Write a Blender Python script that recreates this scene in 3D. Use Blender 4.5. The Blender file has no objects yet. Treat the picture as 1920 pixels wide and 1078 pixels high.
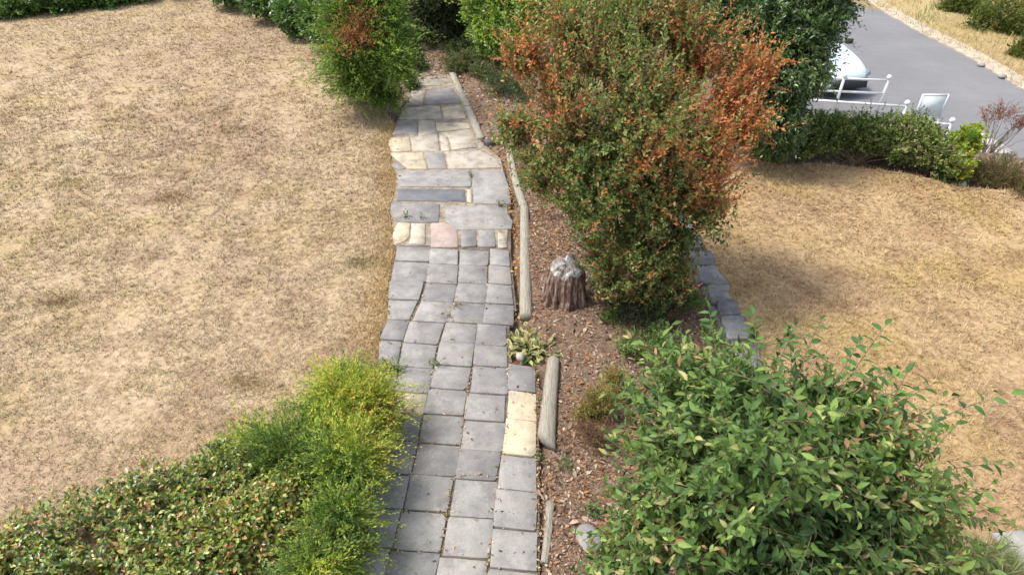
import bpy, math, random
import numpy as np
from mathutils import Vector, Matrix
from mathutils.geometry import delaunay_2d_cdt

rng = np.random.default_rng(7)
random.seed(7)
R = math.radians
sc = bpy.context.scene
col = sc.collection

# ------------------------------------------------------------------ camera
CAM_H, PITCH, FPX = 5.0, 37.0, 1220.0
cam = bpy.data.cameras.new('camera')
cam.sensor_width = 36.0
cam.lens = FPX / 1920 * 36.0
cam.clip_end = 2000
camo = bpy.data.objects.new('camera', cam)
col.objects.link(camo)
camo.location = (0, 0, CAM_H)
camo.rotation_euler = (R(90 - PITCH), 0, 0)
sc.camera = camo

# ------------------------------------------------------------------ world, sun, exposure
SUN = np.array([-0.72, 0.06, 1.25]); SUN /= np.linalg.norm(SUN)
w = bpy.data.worlds.new('World'); sc.world = w; w.use_nodes = True
nt = w.node_tree
sky = nt.nodes.new('ShaderNodeTexSky'); sky.sky_type = 'NISHITA'; sky.sun_disc = False
sky.sun_elevation = math.asin(SUN[2]); sky.sun_rotation = math.atan2(SUN[0], SUN[1]) % (2 * math.pi)
sky.dust_density = 2.0
hs = nt.nodes.new('ShaderNodeHueSaturation'); hs.inputs['Saturation'].default_value = 0.5
nt.links.new(sky.outputs[0], hs.inputs['Color']); nt.links.new(hs.outputs[0], nt.nodes['Background'].inputs[0])
nt.nodes['Background'].inputs[1].default_value = 0.15
sl = bpy.data.lights.new('sun', 'SUN'); sl.energy = 2.3; sl.angle = R(13.0); sl.color = (1, 0.955, 0.88)
so = bpy.data.objects.new('sun', sl); col.objects.link(so)
so.rotation_euler = Vector(SUN).to_track_quat('Z', 'Y').to_euler()
so.location = (-8, 4, 12)
sc.view_settings.view_transform = 'Standard'
sc.view_settings.look = 'None'
sc.view_settings.exposure = 0.90

# ------------------------------------------------------------------ survey helpers (site measurements)
CT, ST = math.cos(R(PITCH)), math.sin(R(PITCH))
def at(px, py, z=0.0):
    """where the sight line of a measured point meets the level z"""
    v = py - 539.0
    t = (FPX * ST + v * CT) / (FPX * CT - v * ST)
    D = (CAM_H - z) / t
    Z = D * CT + (CAM_H - z) * ST
    return np.array([(px - 960.0) / FPX * Z, D, z])
def atd(px, py, D):
    v = py - 539.0
    t = (FPX * ST + v * CT) / (FPX * CT - v * ST)
    z = CAM_H - D * t
    Z = D * CT + (CAM_H - z) * ST
    return np.array([(px - 960.0) / FPX * Z, D, z]), FPX / Z
def lobez(px, py, z, rx, rz=None, ry=None):
    c = at(px, py, z); s = FPX / (c[1] * CT + (CAM_H - z) * ST)
    rz = rx if rz is None else rz
    return (c, np.array([rx / s, ry if ry else (rx + rz) / 2 / s, rz / s]))
def lobe(px, py, D, rx, rz=None, ry=None):
    """an ellipsoid of crown: centre and radii in metres"""
    c, s = atd(px, py, D)
    rz = rx if rz is None else rz
    rxm, rzm = rx / s, rz / s
    return (c, np.array([rxm, ry if ry else (rxm + rzm) / 2, rzm]))

# ------------------------------------------------------------------ objects helpers
def tag(o, label=None, cat=None, group=None, kind=None):
    if label: o['label'] = label
    if cat: o['category'] = cat
    if group: o['group'] = group
    if kind: o['kind'] = kind
    return o
def link(name, me, mat=None, parent=None):
    o = bpy.data.objects.new(name, me)
    col.objects.link(o)
    if mat is not None: me.materials.append(mat)
    if parent is not None:
        o.parent = parent
        o.matrix_parent_inverse = Matrix.Translation(-Vector(parent.location))
        o.location = (0, 0, 0)
    return o
def thing(name, label, cat, loc=(0, 0, 0), group=None):
    o = bpy.data.objects.new(name, None); col.objects.link(o)
    o.location = tuple(float(a) for a in loc); o.empty_display_size = 0.2
    return tag(o, label, cat, group)
def mesh_np(name, V, F, C=None, smooth=False):
    """V (n,3), F list of (m,k) index arrays"""
    me = bpy.data.meshes.new(name)
    V = np.ascontiguousarray(V, dtype=np.float32)
    if isinstance(F, np.ndarray): F = [F]
    idx = np.concatenate([f.ravel() for f in F]).astype(np.int32)
    tot = np.concatenate([np.full(len(f), f.shape[1]) for f in F])
    st = np.concatenate([[0], np.cumsum(tot)[:-1]]).astype(np.int32)
    me.vertices.add(len(V)); me.vertices.foreach_set('co', V.ravel())
    me.loops.add(len(idx)); me.loops.foreach_set('vertex_index', idx)
    me.polygons.add(len(st)); me.polygons.foreach_set('loop_start', st)
    if C is not None:
        a = me.color_attributes.new('Col', 'FLOAT_COLOR', 'POINT')
        c4 = np.ones((len(V), 4), np.float32); c4[:, :3] = C
        a.data.foreach_set('color', c4.ravel())
    me.update(calc_edges=True)
    me.validate()
    if smooth: me.polygons.foreach_set('use_smooth', np.ones(len(st), bool))
    return me
def merge(parts):
    Vs, Fs, Cs, off = [], [], [], 0
    for p in parts:
        V, F, C = p
        if isinstance(F, np.ndarray): F = [F]
        Vs.append(V); Fs += [f + off for f in F]
        Cs.append(C if C is not None else np.ones((len(V), 3)))
        off += len(V)
    return np.concatenate(Vs), Fs, np.concatenate(Cs)
def unit(a): return a / (np.linalg.norm(a, axis=-1, keepdims=True) + 1e-9)
class Noise:
    def __init__(s, scale, seed, n=7):
        r = np.random.default_rng(seed)
        s.k = r.normal(size=(n, 3)) * scale; s.p = r.uniform(0, 6.28, n); s.n = n
    def __call__(s, P):
        return np.sin(P @ s.k.T + s.p).sum(-1) / math.sqrt(s.n / 2)

# ------------------------------------------------------------------ materials
def nodes(name):
    m = bpy.data.materials.new(name); m.use_nodes = True
    t = m.node_tree; b = t.nodes['Principled BSDF']
    return m, t, b
def N(t, typ, **kw):
    n = t.nodes.new(typ)
    for k, v in kw.items():
        if k in n.inputs: n.inputs[k].default_value = v
        else: setattr(n, k, v)
    return n
def noise(t, scale, detail=4, rough=0.6, coord=None, vec=None):
    n = N(t, 'ShaderNodeTexNoise'); n.inputs['Scale'].default_value = scale
    n.inputs['Detail'].default_value = detail; n.inputs['Roughness'].default_value = rough
    if coord is None:
        g = N(t, 'ShaderNodeNewGeometry'); coord = g.outputs['Position']
    if vec:
        mp = N(t, 'ShaderNodeMapping'); mp.inputs['Scale'].default_value = vec
        t.links.new(coord, mp.inputs[0]); coord = mp.outputs[0]
    t.links.new(coord, n.inputs['Vector'])
    return n.outputs['Fac']
def ramp(t, src, stops, interp='LINEAR'):
    r = N(t, 'ShaderNodeValToRGB'); cr = r.color_ramp; cr.interpolation = interp
    while len(cr.elements) > 1: cr.elements.remove(cr.elements[-1])
    cr.elements[0].position = stops[0][0]; cr.elements[0].color = (*stops[0][1], 1)
    for p, c in stops[1:]:
        e = cr.elements.new(p); e.color = (*c, 1)
    t.links.new(src, r.inputs[0]); return r.outputs[0]
def mix(t, fac, a, b, mode='MIX'):
    m = N(t, 'ShaderNodeMix'); m.data_type = 'RGBA'; m.blend_type = mode
    for sck, v in ((m.inputs[0], fac), (m.inputs[6], a), (m.inputs[7], b)):
        if hasattr(v, 'links') or hasattr(v, 'is_linked'): t.links.new(v, sck)
        elif isinstance(v, (int, float)): sck.default_value = v
        else: sck.default_value = (*v, 1)
    return m.outputs[2]
def bump(t, b, h, strength=0.5, dist=0.02):
    n = N(t, 'ShaderNodeBump'); n.inputs['Strength'].default_value = strength; n.inputs['Distance'].default_value = dist
    t.links.new(h, n.inputs['Height']); t.links.new(n.outputs[0], b.inputs['Normal'])

def leaf_mat(name, rough=0.5, trans=0.28, spec=0.4):
    m, t, b = nodes(name)
    a = N(t, 'ShaderNodeAttribute'); a.attribute_name = 'Col'
    c = mix(t, 0.35, a.outputs['Color'], ramp(t, noise(t, 60, 2), [(0.3, (0.55, 0.55, 0.5)), (0.7, (1.3, 1.3, 1.25))]), 'MULTIPLY')
    t.links.new(c, b.inputs['Base Color']); b.inputs['Roughness'].default_value = rough
    b.inputs['Specular IOR Level'].default_value = spec
    tr = N(t, 'ShaderNodeBsdfTranslucent'); t.links.new(mix(t, 1.0, c, (1.5, 1.7, 0.7), 'MULTIPLY'), tr.inputs[0])
    ms = N(t, 'ShaderNodeMixShader'); ms.inputs[0].default_value = trans
    t.links.new(b.outputs[0], ms.inputs[1]); t.links.new(tr.outputs[0], ms.inputs[2])
    t.links.new(ms.outputs[0], t.nodes['Material Output'].inputs[0])
    return m
M_leaf = leaf_mat('leaf', 0.55, 0.3, 0.32)
M_gloss = leaf_mat('glossy_leaf', 0.32, 0.22, 0.6)
M_needle = leaf_mat('fine_leaf', 0.6, 0.3, 0.3)
M_dry = leaf_mat('dry_leaf', 0.85, 0.15, 0.1)
def bark_mat(name, c1, c2, scale=30):
    m, t, b = nodes(name)
    n = noise(t, scale, 6, 0.7, vec=(1, 1, 0.3))
    t.links.new(ramp(t, n, [(0.3, c1), (0.7, c2)]), b.inputs['Base Color'])
    b.inputs['Roughness'].default_value = 0.9; bump(t, b, n, 0.6, 0.01); return m
M_bark = bark_mat('bark', (0.05, 0.035, 0.022), (0.16, 0.12, 0.08))
M_twig = bark_mat('twig_bark', (0.10, 0.07, 0.04), (0.24, 0.17, 0.10))

def lawn_mat(name, blade=False, tint=(1, 1, 1)):
    m, t, b = nodes(name)
    big = noise(t, 0.35, 5, 0.6)
    mid = noise(t, 1.7, 5, 0.65)
    fine = noise(t, 14, 5, 0.7)
    base = ramp(t, big, [(0.30, (0.44, 0.32, 0.185)), (0.47, (0.565, 0.44, 0.29)), (0.62, (0.51, 0.385, 0.262))])
    gold = mix(t, ramp(t, noise(t, 0.8, 3, 0.5), [(0.50, (0, 0, 0)), (0.66, (0.55,) * 3)]), base, (0.48, 0.375, 0.175))
    c = mix(t, ramp(t, mid, [(0.34, (0.75,) * 3), (0.50, (0, 0, 0))]), gold, (0.36, 0.245, 0.165))
    c = mix(t, ramp(t, noise(t, 3.6, 3, 0.6), [(0.63, (0, 0, 0)), (0.72, (0.6,) * 3)]), c, (0.22, 0.15, 0.075))
    c = mix(t, ramp(t, noise(t, 0.22, 3, 0.5), [(0.5, (0, 0, 0)), (0.62, (0.5,) * 3)]), c, (0.44, 0.31, 0.22))
    c = mix(t, ramp(t, noise(t, 0.55, 4, 0.6, vec=(1, 1.4, 1)), [(0.60, (0, 0, 0)), (0.78, (0.6,) * 3)]), c, (0.60, 0.50, 0.355))
    if blade:
        a = N(t, 'ShaderNodeAttribute'); a.attribute_name = 'Col'
        c = mix(t, 1.0, c, a.outputs['Color'], 'MULTIPLY')
    else:
        c = mix(t, 1.0, c, ramp(t, fine, [(0.32, (0.52, 0.47, 0.42)), (0.6, (0.92, 0.90, 0.87))]), 'MULTIPLY')
        bump(t, b, fine, 1.0, 0.03)
    c = mix(t, 1.0, c, tint, 'MULTIPLY')
    t.links.new(c, b.inputs['Base Color']); b.inputs['Roughness'].default_value = 0.85
    b.inputs['Specular IOR Level'].default_value = 0.15
    return m
M_lawn = lawn_mat('dry_lawn'); M_blade = lawn_mat('dry_blade', True)
M_lawn2 = lawn_mat('golden_lawn', tint=(0.98, 0.915, 0.79)); M_blade2 = lawn_mat('golden_blade', True, tint=(0.98, 0.915, 0.79))

def soil_mat():
    m, t, b = nodes('soil')
    n = noise(t, 9, 8, 0.7); f = noise(t, 55, 6, 0.7)
    c = ramp(t, n, [(0.3, (0.13, 0.085, 0.06)), (0.5, (0.23, 0.155, 0.11)), (0.7, (0.34, 0.25, 0.185))])
    c = mix(t, 0.8, c, ramp(t, f, [(0.3, (0.45, 0.42, 0.4)), (0.65, (1.35, 1.3, 1.25))]), 'MULTIPLY')
    sep = N(t, 'ShaderNodeVectorMath'); sep.operation = 'LENGTH'
    g = N(t, 'ShaderNodeNewGeometry'); t.links.new(g.outputs['Position'], sep.inputs[0])
    far = N(t, 'ShaderNodeMapRange'); far.inputs['From Min'].default_value = 24; far.inputs['From Max'].default_value = 34
    t.links.new(sep.outputs['Value'], far.inputs[0])
    c = mix(t, far.outputs[0], c, ramp(t, n, [(0.3, (0.20, 0.17, 0.06)), (0.6, (0.36, 0.27, 0.13))]))
    t.links.new(c, b.inputs['Base Color']); b.inputs['Roughness'].default_value = 0.95
    bump(t, b, f, 1.0, 0.03); return m
M_soil = soil_mat()

def stone_mat(name, c1, c2, c3, scale=6, var=0.25, lichen=0.4):
    m, t, b = nodes(name)
    oi = N(t, 'ShaderNodeObjectInfo')
    n = noise(t, scale, 8, 0.65); f = noise(t, 90, 5, 0.75)
    c = ramp(t, n, [(0.28, c1), (0.5, c2), (0.74, c3)])
    c = mix(t, 0.65, c, ramp(t, f, [(0.3, (0.62, 0.62, 0.64)), (0.7, (1.28, 1.27, 1.24))]), 'MULTIPLY')
    c = mix(t, 1.0, c, ramp(t, oi.outputs['Random'], [(0, (1 - var, 1 - var, 1 - var * 0.9)), (1, (1 + var * .6, 1 + var * .57, 1 + var * 0.5))]), 'MULTIPLY')
    st = noise(t, 2.3, 6, 0.7)
    c = mix(t, ramp(t, noise(t, 3.1, 8, 0.75), [(0.40, (0.55,) * 3), (0.50, (0, 0, 0))]), c, (0.17, 0.155, 0.15))
    c = mix(t, ramp(t, noise(t, 26, 3, 0.6), [(0.66, (0, 0, 0)), (0.70, (0.5,) * 3)]), c, (0.50, 0.47, 0.42))
    c = mix(t, ramp(t, st, [(0.52, (0, 0, 0)), (0.75, (lichen,) * 3)]), c, (0.40, 0.36, 0.29))
    t.links.new(c, b.inputs['Base Color']); b.inputs['Roughness'].default_value = 0.8
    b.inputs['Specular IOR Level'].default_value = 0.3
    bump(t, b, mix(t, 0.5, n, f), 0.5, 0.012); return m
M_slate = stone_mat('grey_slab', (0.20, 0.19, 0.182), (0.28, 0.268, 0.256), (0.355, 0.34, 0.32), var=0.2, lichen=0.5)
M_dark = stone_mat('dark_slab', (0.115, 0.12, 0.135), (0.15, 0.155, 0.17), (0.20, 0.205, 0.215), lichen=0.2)
M_concrete = stone_mat('concrete_slab', (0.25, 0.238, 0.222), (0.335, 0.322, 0.30), (0.42, 0.40, 0.37), lichen=0.4, var=0.12)
M_cream = stone_mat('cream_slab', (0.42, 0.34, 0.22), (0.58, 0.49, 0.34), (0.66, 0.58, 0.44), var=0.12, lichen=0.5)
M_sand = stone_mat('sandstone_slab', (0.34, 0.29, 0.225), (0.46, 0.40, 0.32), (0.56, 0.50, 0.42), var=0.12)
M_pink = stone_mat('pink_slab', (0.36, 0.27, 0.235), (0.43, 0.33, 0.29), (0.48, 0.40, 0.36), var=0.1)
M_mortar = stone_mat('joint_dirt', (0.05, 0.038, 0.028), (0.10, 0.078, 0.055), (0.24, 0.18, 0.12), scale=12, lichen=0.1)
M_kerb = stone_mat('kerb_stone', (0.38, 0.36, 0.32), (0.5, 0.48, 0.43), (0.6, 0.58, 0.53))
M_rock = stone_mat('rock', (0.20, 0.19, 0.18), (0.30, 0.29, 0.28), (0.42, 0.41, 0.39))
M_palerock = stone_mat('pale_rock', (0.38, 0.35, 0.27), (0.5, 0.46, 0.37), (0.6, 0.56, 0.47))
M_brick = stone_mat('dark_brick', (0.035, 0.03, 0.032), (0.06, 0.05, 0.05), (0.09, 0.075, 0.07), lichen=0.05)

M_wall = stone_mat('wall_slate', (0.11, 0.11, 0.118), (0.185, 0.183, 0.188), (0.30, 0.29, 0.285), scale=9, var=0.3, lichen=0.55)
def road_mat():
    m, t, b = nodes('asphalt')
    n = noise(t, 0.5, 6, 0.6, vec=(1, 1, 1)); f = noise(t, 40, 4, 0.7)
    c = ramp(t, n, [(0.3, (0.125, 0.122, 0.128)), (0.55, (0.165, 0.16, 0.167)), (0.75, (0.21, 0.203, 0.203))])
    c = mix(t, 0.5, c, ramp(t, f, [(0.3, (0.75,) * 3), (0.7, (1.2,) * 3)]), 'MULTIPLY')
    c = mix(t, ramp(t, noise(t, 1.3, 5, 0.8, vec=(0.4, 1.6, 1)), [(0.47, (0, 0, 0)), (0.49, (0.6,) * 3), (0.51, (0, 0, 0))]), c, (0.09, 0.09, 0.095))
    c = mix(t, ramp(t, noise(t, 0.28, 2, 0.4, vec=(1, 0.5, 1)), [(0.49, (0, 0, 0)), (0.50, (0.35,) * 3)]), c, (0.24, 0.235, 0.24))
    t.links.new(c, b.inputs['Base Color']); b.inputs['Roughness'].default_value = 0.85
    bump(t, b, f, 0.4, 0.01); return m
M_road = road_mat()
def timber_mat(name, c1, c2, c3):
    m, t, b = nodes(name)
    tc = N(t, 'ShaderNodeTexCoord')
    n = noise(t, 5, 8, 0.7, vec=(14, 1.2, 14)); k = noise(t, 6, 4, 0.6)
    c = ramp(t, n, [(0.25, c1), (0.5, c2), (0.75, c3)])
    c = mix(t, ramp(t, k, [(0.55, (0, 0, 0)), (0.72, (0.55,) * 3)]), c, (0.20, 0.17, 0.13))
    ck = noise(t, 3, 5, 0.7, vec=(22, 1.0, 22))
    c = mix(t, ramp(t, ck, [(0.36, (0.8,) * 3), (0.41, (0, 0, 0))]), c, (0.07, 0.055, 0.045))
    c = mix(t, ramp(t, noise(t, 3, 4, 0.7), [(0.55, (0, 0, 0)), (0.68, (0.5,) * 3)]), c, (0.42, 0.40, 0.36))
    t.links.new(c, b.inputs['Base Color']); b.inputs['Roughness'].default_value = 0.9
    bump(t, b, mix(t, 0.5, n, ck), 1.0, 0.03); return m
M_timber = timber_mat('weathered_timber', (0.17, 0.15, 0.115), (0.35, 0.315, 0.25), (0.46, 0.43, 0.35))
def flat_mat(name, c, rough=0.5, metal=0.0, dirt=0.15, coat=0):
    m, t, b = nodes(name)
    n = noise(t, 8, 5, 0.7)
    cc = ramp(t, n, [(0.3, tuple(x * (1 - dirt) for x in c)), (0.6, c)])
    t.links.new(cc, b.inputs['Base Color']); b.inputs['Roughness'].default_value = rough
    b.inputs['Metallic'].default_value = metal; b.inputs['Coat Weight'].default_value = coat
    return m
M_white = flat_mat('white_paint', (0.78, 0.80, 0.80), 0.45)
M_panel = flat_mat('pale_panel', (0.70, 0.77, 0.77), 0.7, dirt=0.12)
M_car = flat_mat('car_paint', (0.62, 0.70, 0.76), 0.35, coat=0.4, dirt=0.05)
M_glass = flat_mat('dark_glass', (0.02, 0.025, 0.03), 0.08)
M_black = flat_mat('black_plastic', (0.02, 0.02, 0.022), 0.5)
M_rubber = flat_mat('rubber', (0.025, 0.025, 0.026), 0.8)
M_lamp = flat_mat('lamp_glass', (0.22, 0.24, 0.26), 0.1)

# ------------------------------------------------------------------ terrain
LOGPX = [(835, 60), (850, 143), (905, 270), (950, 300), (978, 380), (987, 595), (1005, 640), (1040, 690), (1025, 850), (1018, 960), (1012, 1078), (1010, 1400)]
LOGW = np.array([at(*p)[:2] for p in LOGPX])
WALLW = np.array([at(*p)[:2] for p in [(1225, 330), (1265, 425), (1330, 520), (1390, 660), (1455, 900), (1510, 1300)]])
def xline(L, Y):
    o = np.argsort(L[:, 1]); return np.interp(Y, L[o, 1], L[o, 0])
DROP = np.array([(9, 90), (7.5, 30), (4.9, 13.2), (5.2, 11.9), (7.6, 11.0), (12, 9.2), (40, -2)], float)
_und = Noise(0.55, 3)
def ground_z(X, Y):
    X = np.asarray(X, float); Y = np.asarray(Y, float)
    z = np.full(X.shape, -0.06)
    # planting bed between log edging and slate wall
    xl, xw = xline(LOGW, Y), xline(WALLW, Y) - 0.16
    s = np.clip((X - xl) / np.maximum(xw - xl, 0.3), 0, 1)
    inb = np.clip((X - xl + 0.03) / 0.10, 0, 1) * np.clip((xw + 0.1 - X) / 0.1, 0, 1)
    bedh = 0.05 - 0.24 * s ** 1.4 + 0.02 * _und(np.stack([X * 3, Y * 3, X * 0], -1))
    inb = inb * np.clip((8.6 - Y) / 0.5, 0, 1)
    bed2 = np.clip((X - xl + 0.03) / 0.1, 0, 1) * np.clip((Y - 8.1) / 0.5, 0, 1) * np.clip((2.6 - X) / 0.4, 0, 1)
    z = z * (1 - inb) + bedh * inb
    z = np.maximum(z, -0.06 + bed2 * 0.10)
    # drop to the road
    d = np.full(X.shape, 1e9); sgn = np.zeros(X.shape)
    for a, b in zip(DROP[:-1], DROP[1:]):
        ab = b - a; L2 = (ab ** 2).sum()
        t = np.clip(((X - a[0]) * ab[0] + (Y - a[1]) * ab[1]) / L2, 0, 1)
        qx, qy = a[0] + t * ab[0], a[1] + t * ab[1]
        dd = np.hypot(X - qx, Y - qy)
        cr = ab[0] * (Y - a[1]) - ab[1] * (X - a[0])
        m = dd < d - 1e-6
        d = np.where(m, dd, d); sgn = np.where(m, np.sign(cr), sgn)
    t = np.clip(np.where(sgn > 0, d, -d) / 1.6, 0, 1); t = t * t * (3 - 2 * t)
    z = z * (1 - t) + (-1.5) * t
    # beyond the road the bank climbs gently
    r = np.clip(X - (Y * -1.05 + 41.7), 0, 40) 
    z = z + 0.05 * np.clip(r - 1.0, 0, 30) * (t > 0.5)
    return z
def axis(segs):
    out = []
    for a, b, st in segs: out.append(np.arange(a, b, st))
    return np.concatenate(out + [[segs[-1][1]]])
gx = axis([(-900, -100, 80), (-100, -20, 8), (-20, -1, 0.5), (-1, 3.2, 0.07), (3.2, 16, 0.3), (16, 60, 2), (60, 100, 8), (100, 900, 80)])
gy = axis([(-900, -100, 80), (-100, -4, 8), (-4, 1.5, 0.5), (1.5, 10, 0.09), (10, 20, 0.25), (20, 60, 2), (60, 100, 8), (100, 900, 80)])
GX, GY = np.meshgrid(gx, gy)
GZ = ground_z(GX, GY)
V = np.stack([GX, GY, GZ], -1).reshape(-1, 3)
nx, ny = len(gx), len(gy)
i = (np.arange(ny - 1)[:, None] * nx + np.arange(nx - 1)[None]).ravel()
F = np.stack([i, i + 1, i + nx + 1, i + nx], -1)
tag(link('ground', mesh_np('ground', V, F, smooth=True), M_soil), kind='structure')

def inpoly(P, poly):
    x, y = P[:, 0], P[:, 1]; c = np.zeros(len(P), bool); n = len(poly)
    for k in range(n):
        x1, y1 = poly[k]; x2, y2 = poly[(k + 1) % n]
        if y1 == y2: continue
        m = ((y1 > y) != (y2 > y)) & (x < (x2 - x1) * (y - y1) / (y2 - y1) + x1)
        c ^= m
    return c
def sheet(name, poly, zfn, mat, step, depth=0.08):
    poly = np.array(poly, float)
    # densify the boundary
    bd = []
    for k in range(len(poly)):
        a, b = poly[k], poly[(k + 1) % len(poly)]
        n = max(1, int(np.linalg.norm(b - a) / step))
        for j in range(n): bd.append(a + (b - a) * j / n)
    bd = np.array(bd)
    xs = np.arange(bd[:, 0].min(), bd[:, 0].max(), step); ys = np.arange(bd[:, 1].min(), bd[:, 1].max(), step)
    g = np.array(np.meshgrid(xs, ys)).reshape(2, -1).T
    g = g[inpoly(g, bd)]
    # keep away from boundary
    keep = np.ones(len(g), bool)
    for k in range(0, len(g), 4000):
        dd = ((g[k:k + 4000, None] - bd[None]) ** 2).sum(-1).min(1); keep[k:k + 4000] = dd > (step * 0.4) ** 2
    g = g[keep]
    pts = [Vector(p) for p in np.concatenate([bd, g])]
    n = len(bd)
    vs, es, fs, *_ = delaunay_2d_cdt(pts, [(k, (k + 1) % n) for k in range(n)], [list(range(n))], 1, 1e-5)
    v2 = np.array([tuple(v) for v in vs]); z = zfn(v2[:, 0], v2[:, 1])
    V = np.column_stack([v2, z])
    F = np.array([f for f in fs if len(f) == 3])
    a = V[F[:, 1], :2] - V[F[:, 0], :2]; b = V[F[:, 2], :2] - V[F[:, 0], :2]
    fl = a[:, 0] * b[:, 1] - a[:, 1] * b[:, 0] < 0
    F[fl] = F[fl][:, ::-1]
    # skirt
    B = np.column_stack([bd, zfn(bd[:, 0], bd[:, 1])]); Bl = B.copy(); Bl[:, 2] -= depth
    o = len(V); k = np.arange(n)
    S = np.stack([o + k, o + n + k, o + n + (k + 1) % n, o + (k + 1) % n], -1)
    return link(name, mesh_np(name, np.concatenate([V, B, Bl]), [F, S]), mat)
W = lambda L, z=0: [tuple(at(p[0], p[1], z)[:2]) for p in L]
PATHL = [(772, 120), (762, 190), (742, 235), (733, 270), (735, 300), (742, 330), (742, 355), (732, 395), (738, 440), (741, 465), (733, 505), (726, 560), (731, 600), (712, 625), (711, 670), (735, 700), (716, 780), (684, 900), (632, 1078), (560, 1350)]
PATHR = [(840, 120), (850, 150), (872, 195), (900, 265), (940, 300), (952, 350), (958, 430), (958, 480), (963, 530), (968, 580), (955, 610), (956, 660), (962, 690), (1010, 720), (1012, 1078), (1010, 1350)]
lawn_und = Noise(0.35, 11)
lawnz = lambda X, Y: 0.012 + 0.012 * lawn_und(np.stack([X, Y, X * 0], -1))
LAWN1 = W([(p[0] - 2, p[1]) for p in PATHL[2:]]) + [(-5, 0.6), (-14, 2), (-20, 10), (-19, 21), (-13, 24), (-8, 23.5), (-5.0, 18.5), (-3.6, 15), (-2.6, 12.6)]
tag(sheet('lawn', LAWN1, lawnz, M_lawn, 0.45), kind='structure')
LAWN2 = [tuple(p) for p in (WALLW[1:] + [0.05, 0])] + [(5, 0.3), (12, 1), (13, 7), (8.6, 9.0)] + W([(1800, 350), (1700, 325), (1560, 308), (1440, 300), (1380, 320)])
tag(sheet('lawn', LAWN2, lawnz, M_lawn2, 0.3), kind='structure')
# path foundation showing in the joints
pathbase = W([(p[0], p[1]) for p in PATHL]) + W(PATHR)[::-1]
path = thing('path', None, None, at(880, 700)); path['kind'] = 'structure'
pb = sheet('joint_bed', pathbase, lambda X, Y: 0.022 + 0 * X, M_mortar, 0.3, 0.1)
pb.parent = path; pb.matrix_parent_inverse = Matrix.Translation(-path.location)
pu = [p for p in PATHL if p[1] <= 465] + [(950, 462), (952, 430), (950, 350), (938, 300), (898, 265), (870, 195), (848, 150), (838, 120)]
ps = sheet('sand_bed', W(pu), lambda X, Y: 0.030 + 0 * X, stone_mat('pale_joint', (0.10, 0.08, 0.06), (0.27, 0.22, 0.165), (0.44, 0.37, 0.29), scale=10, lichen=0.3), 0.3, 0.02)
ps.parent = path; ps.matrix_parent_inverse = Matrix.Translation(-path.location)
# road and verge
def zr(off): return lambda X, Y: ground_z(X, Y) + off
ROADR = W([(1560, -40), (1622, 0), (1670, 30), (1729, 63), (1811, 104), (1885, 148), (1920, 170), (2100, 300)], -1.5)
ROAD = ROADR + [(18, 9.0), (16, 10.0), (10.3, 12.9), (8.2, 13.4), (7.0, 14.4), (7.4, 20), (9.0, 34), (6, 60)] + [(2, 70)]
tag(sheet('road', ROAD, lambda X, Y: -1.496 + 0 * X, M_road, 1.0, 0.02), kind='structure')

# ------------------------------------------------------------------ grass
def blades(poly, dens, cap, seed, L=(0.03, 0.07), wd=0.006, zf=lawnz, ref=6.0, tuft=5, lean=1.0):
    r = np.random.default_rng(seed); P = np.array(poly)
    x0, y0 = P.min(0); x1, y1 = P.max(0); A = (x1 - x0) * (y1 - y0)
    n = int(A * dens)
    q = r.uniform((x0, y0), (x1, y1), (n, 2))
    dist = np.sqrt(q[:, 0] ** 2 + q[:, 1] ** 2 + 25)
    q = q[(r.random(n) < np.minimum(1, (ref / dist) ** 1.6))]
    # only what could be seen from about the camera
    dd = q[:, 1] * CT + 5 * ST
    q = q[(np.abs(q[:, 0]) < dd * 0.86 + 0.8) & (q[:, 1] > 1.8)]
    q = q[inpoly(q, P)]
    bare = Noise(2.2, seed + 5)(np.column_stack([q, q[:, 0] * 0])) + 0.7 * Noise(6.0, seed + 6)(np.column_stack([q, q[:, 0] * 0]))
    q = q[r.random(len(q)) < np.clip(0.85 + 0.35 * bare, 0.25, 1)][:cap]
    n = len(q)
    dist = np.sqrt(q[:, 0] ** 2 + q[:, 1] ** 2 + 25)
    B = np.repeat(q, tuft, 0) + r.normal(0, 0.012, (n * tuft, 2))
    sc_ = np.repeat(np.clip(dist / 7, 0.9, 2.0), tuft)
    tv = np.repeat(r.uniform(0.62, 1.22, n), tuft)
    n = len(B)
    az = r.uniform(0, 6.28, n); l = r.uniform(*L, n) * (0.7 + 0.4 * sc_); el = r.uniform(0.15, 1.1, n) * lean
    d = np.stack([np.cos(az) * np.cos(el), np.sin(az) * np.cos(el), np.sin(el)], -1)
    s = np.stack([-np.sin(az), np.cos(az), np.zeros(n)], -1)
    b3 = np.column_stack([B, zf(B[:, 0], B[:, 1]) - 0.004])
    ww = (wd * sc_ * r.uniform(0.6, 1.4, n))[:, None]
    V = np.stack([b3 - s * ww / 2, b3 + s * ww / 2, b3 + d * l[:, None]], 1).reshape(-1, 3)
    F = np.arange(n * 3).reshape(-1, 3)
    br = (tv * r.uniform(0.75, 1.3, n))[:, None] * np.ones((1, 3))
    br[:, 2] *= r.uniform(0.85, 1.1, n)
    gr = r.random(n) < 0.02
    br[gr] *= (0.55, 0.85, 0.4)
    C = np.repeat(br, 3, 0) * np.tile(np.array([[0.72], [0.72], [1.15]]), (n, 1))
    return V, F, C
V, F, C = blades(LAWN1, 1500, 200000, 21)
tag(link('dry_grass', mesh_np('dry_grass', V, F, C), M_blade), 'parched straw coloured grass covering the big lawn left of the path', 'grass', kind='stuff')
V, F, C = blades(LAWN2, 1500, 120000, 22)
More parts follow.
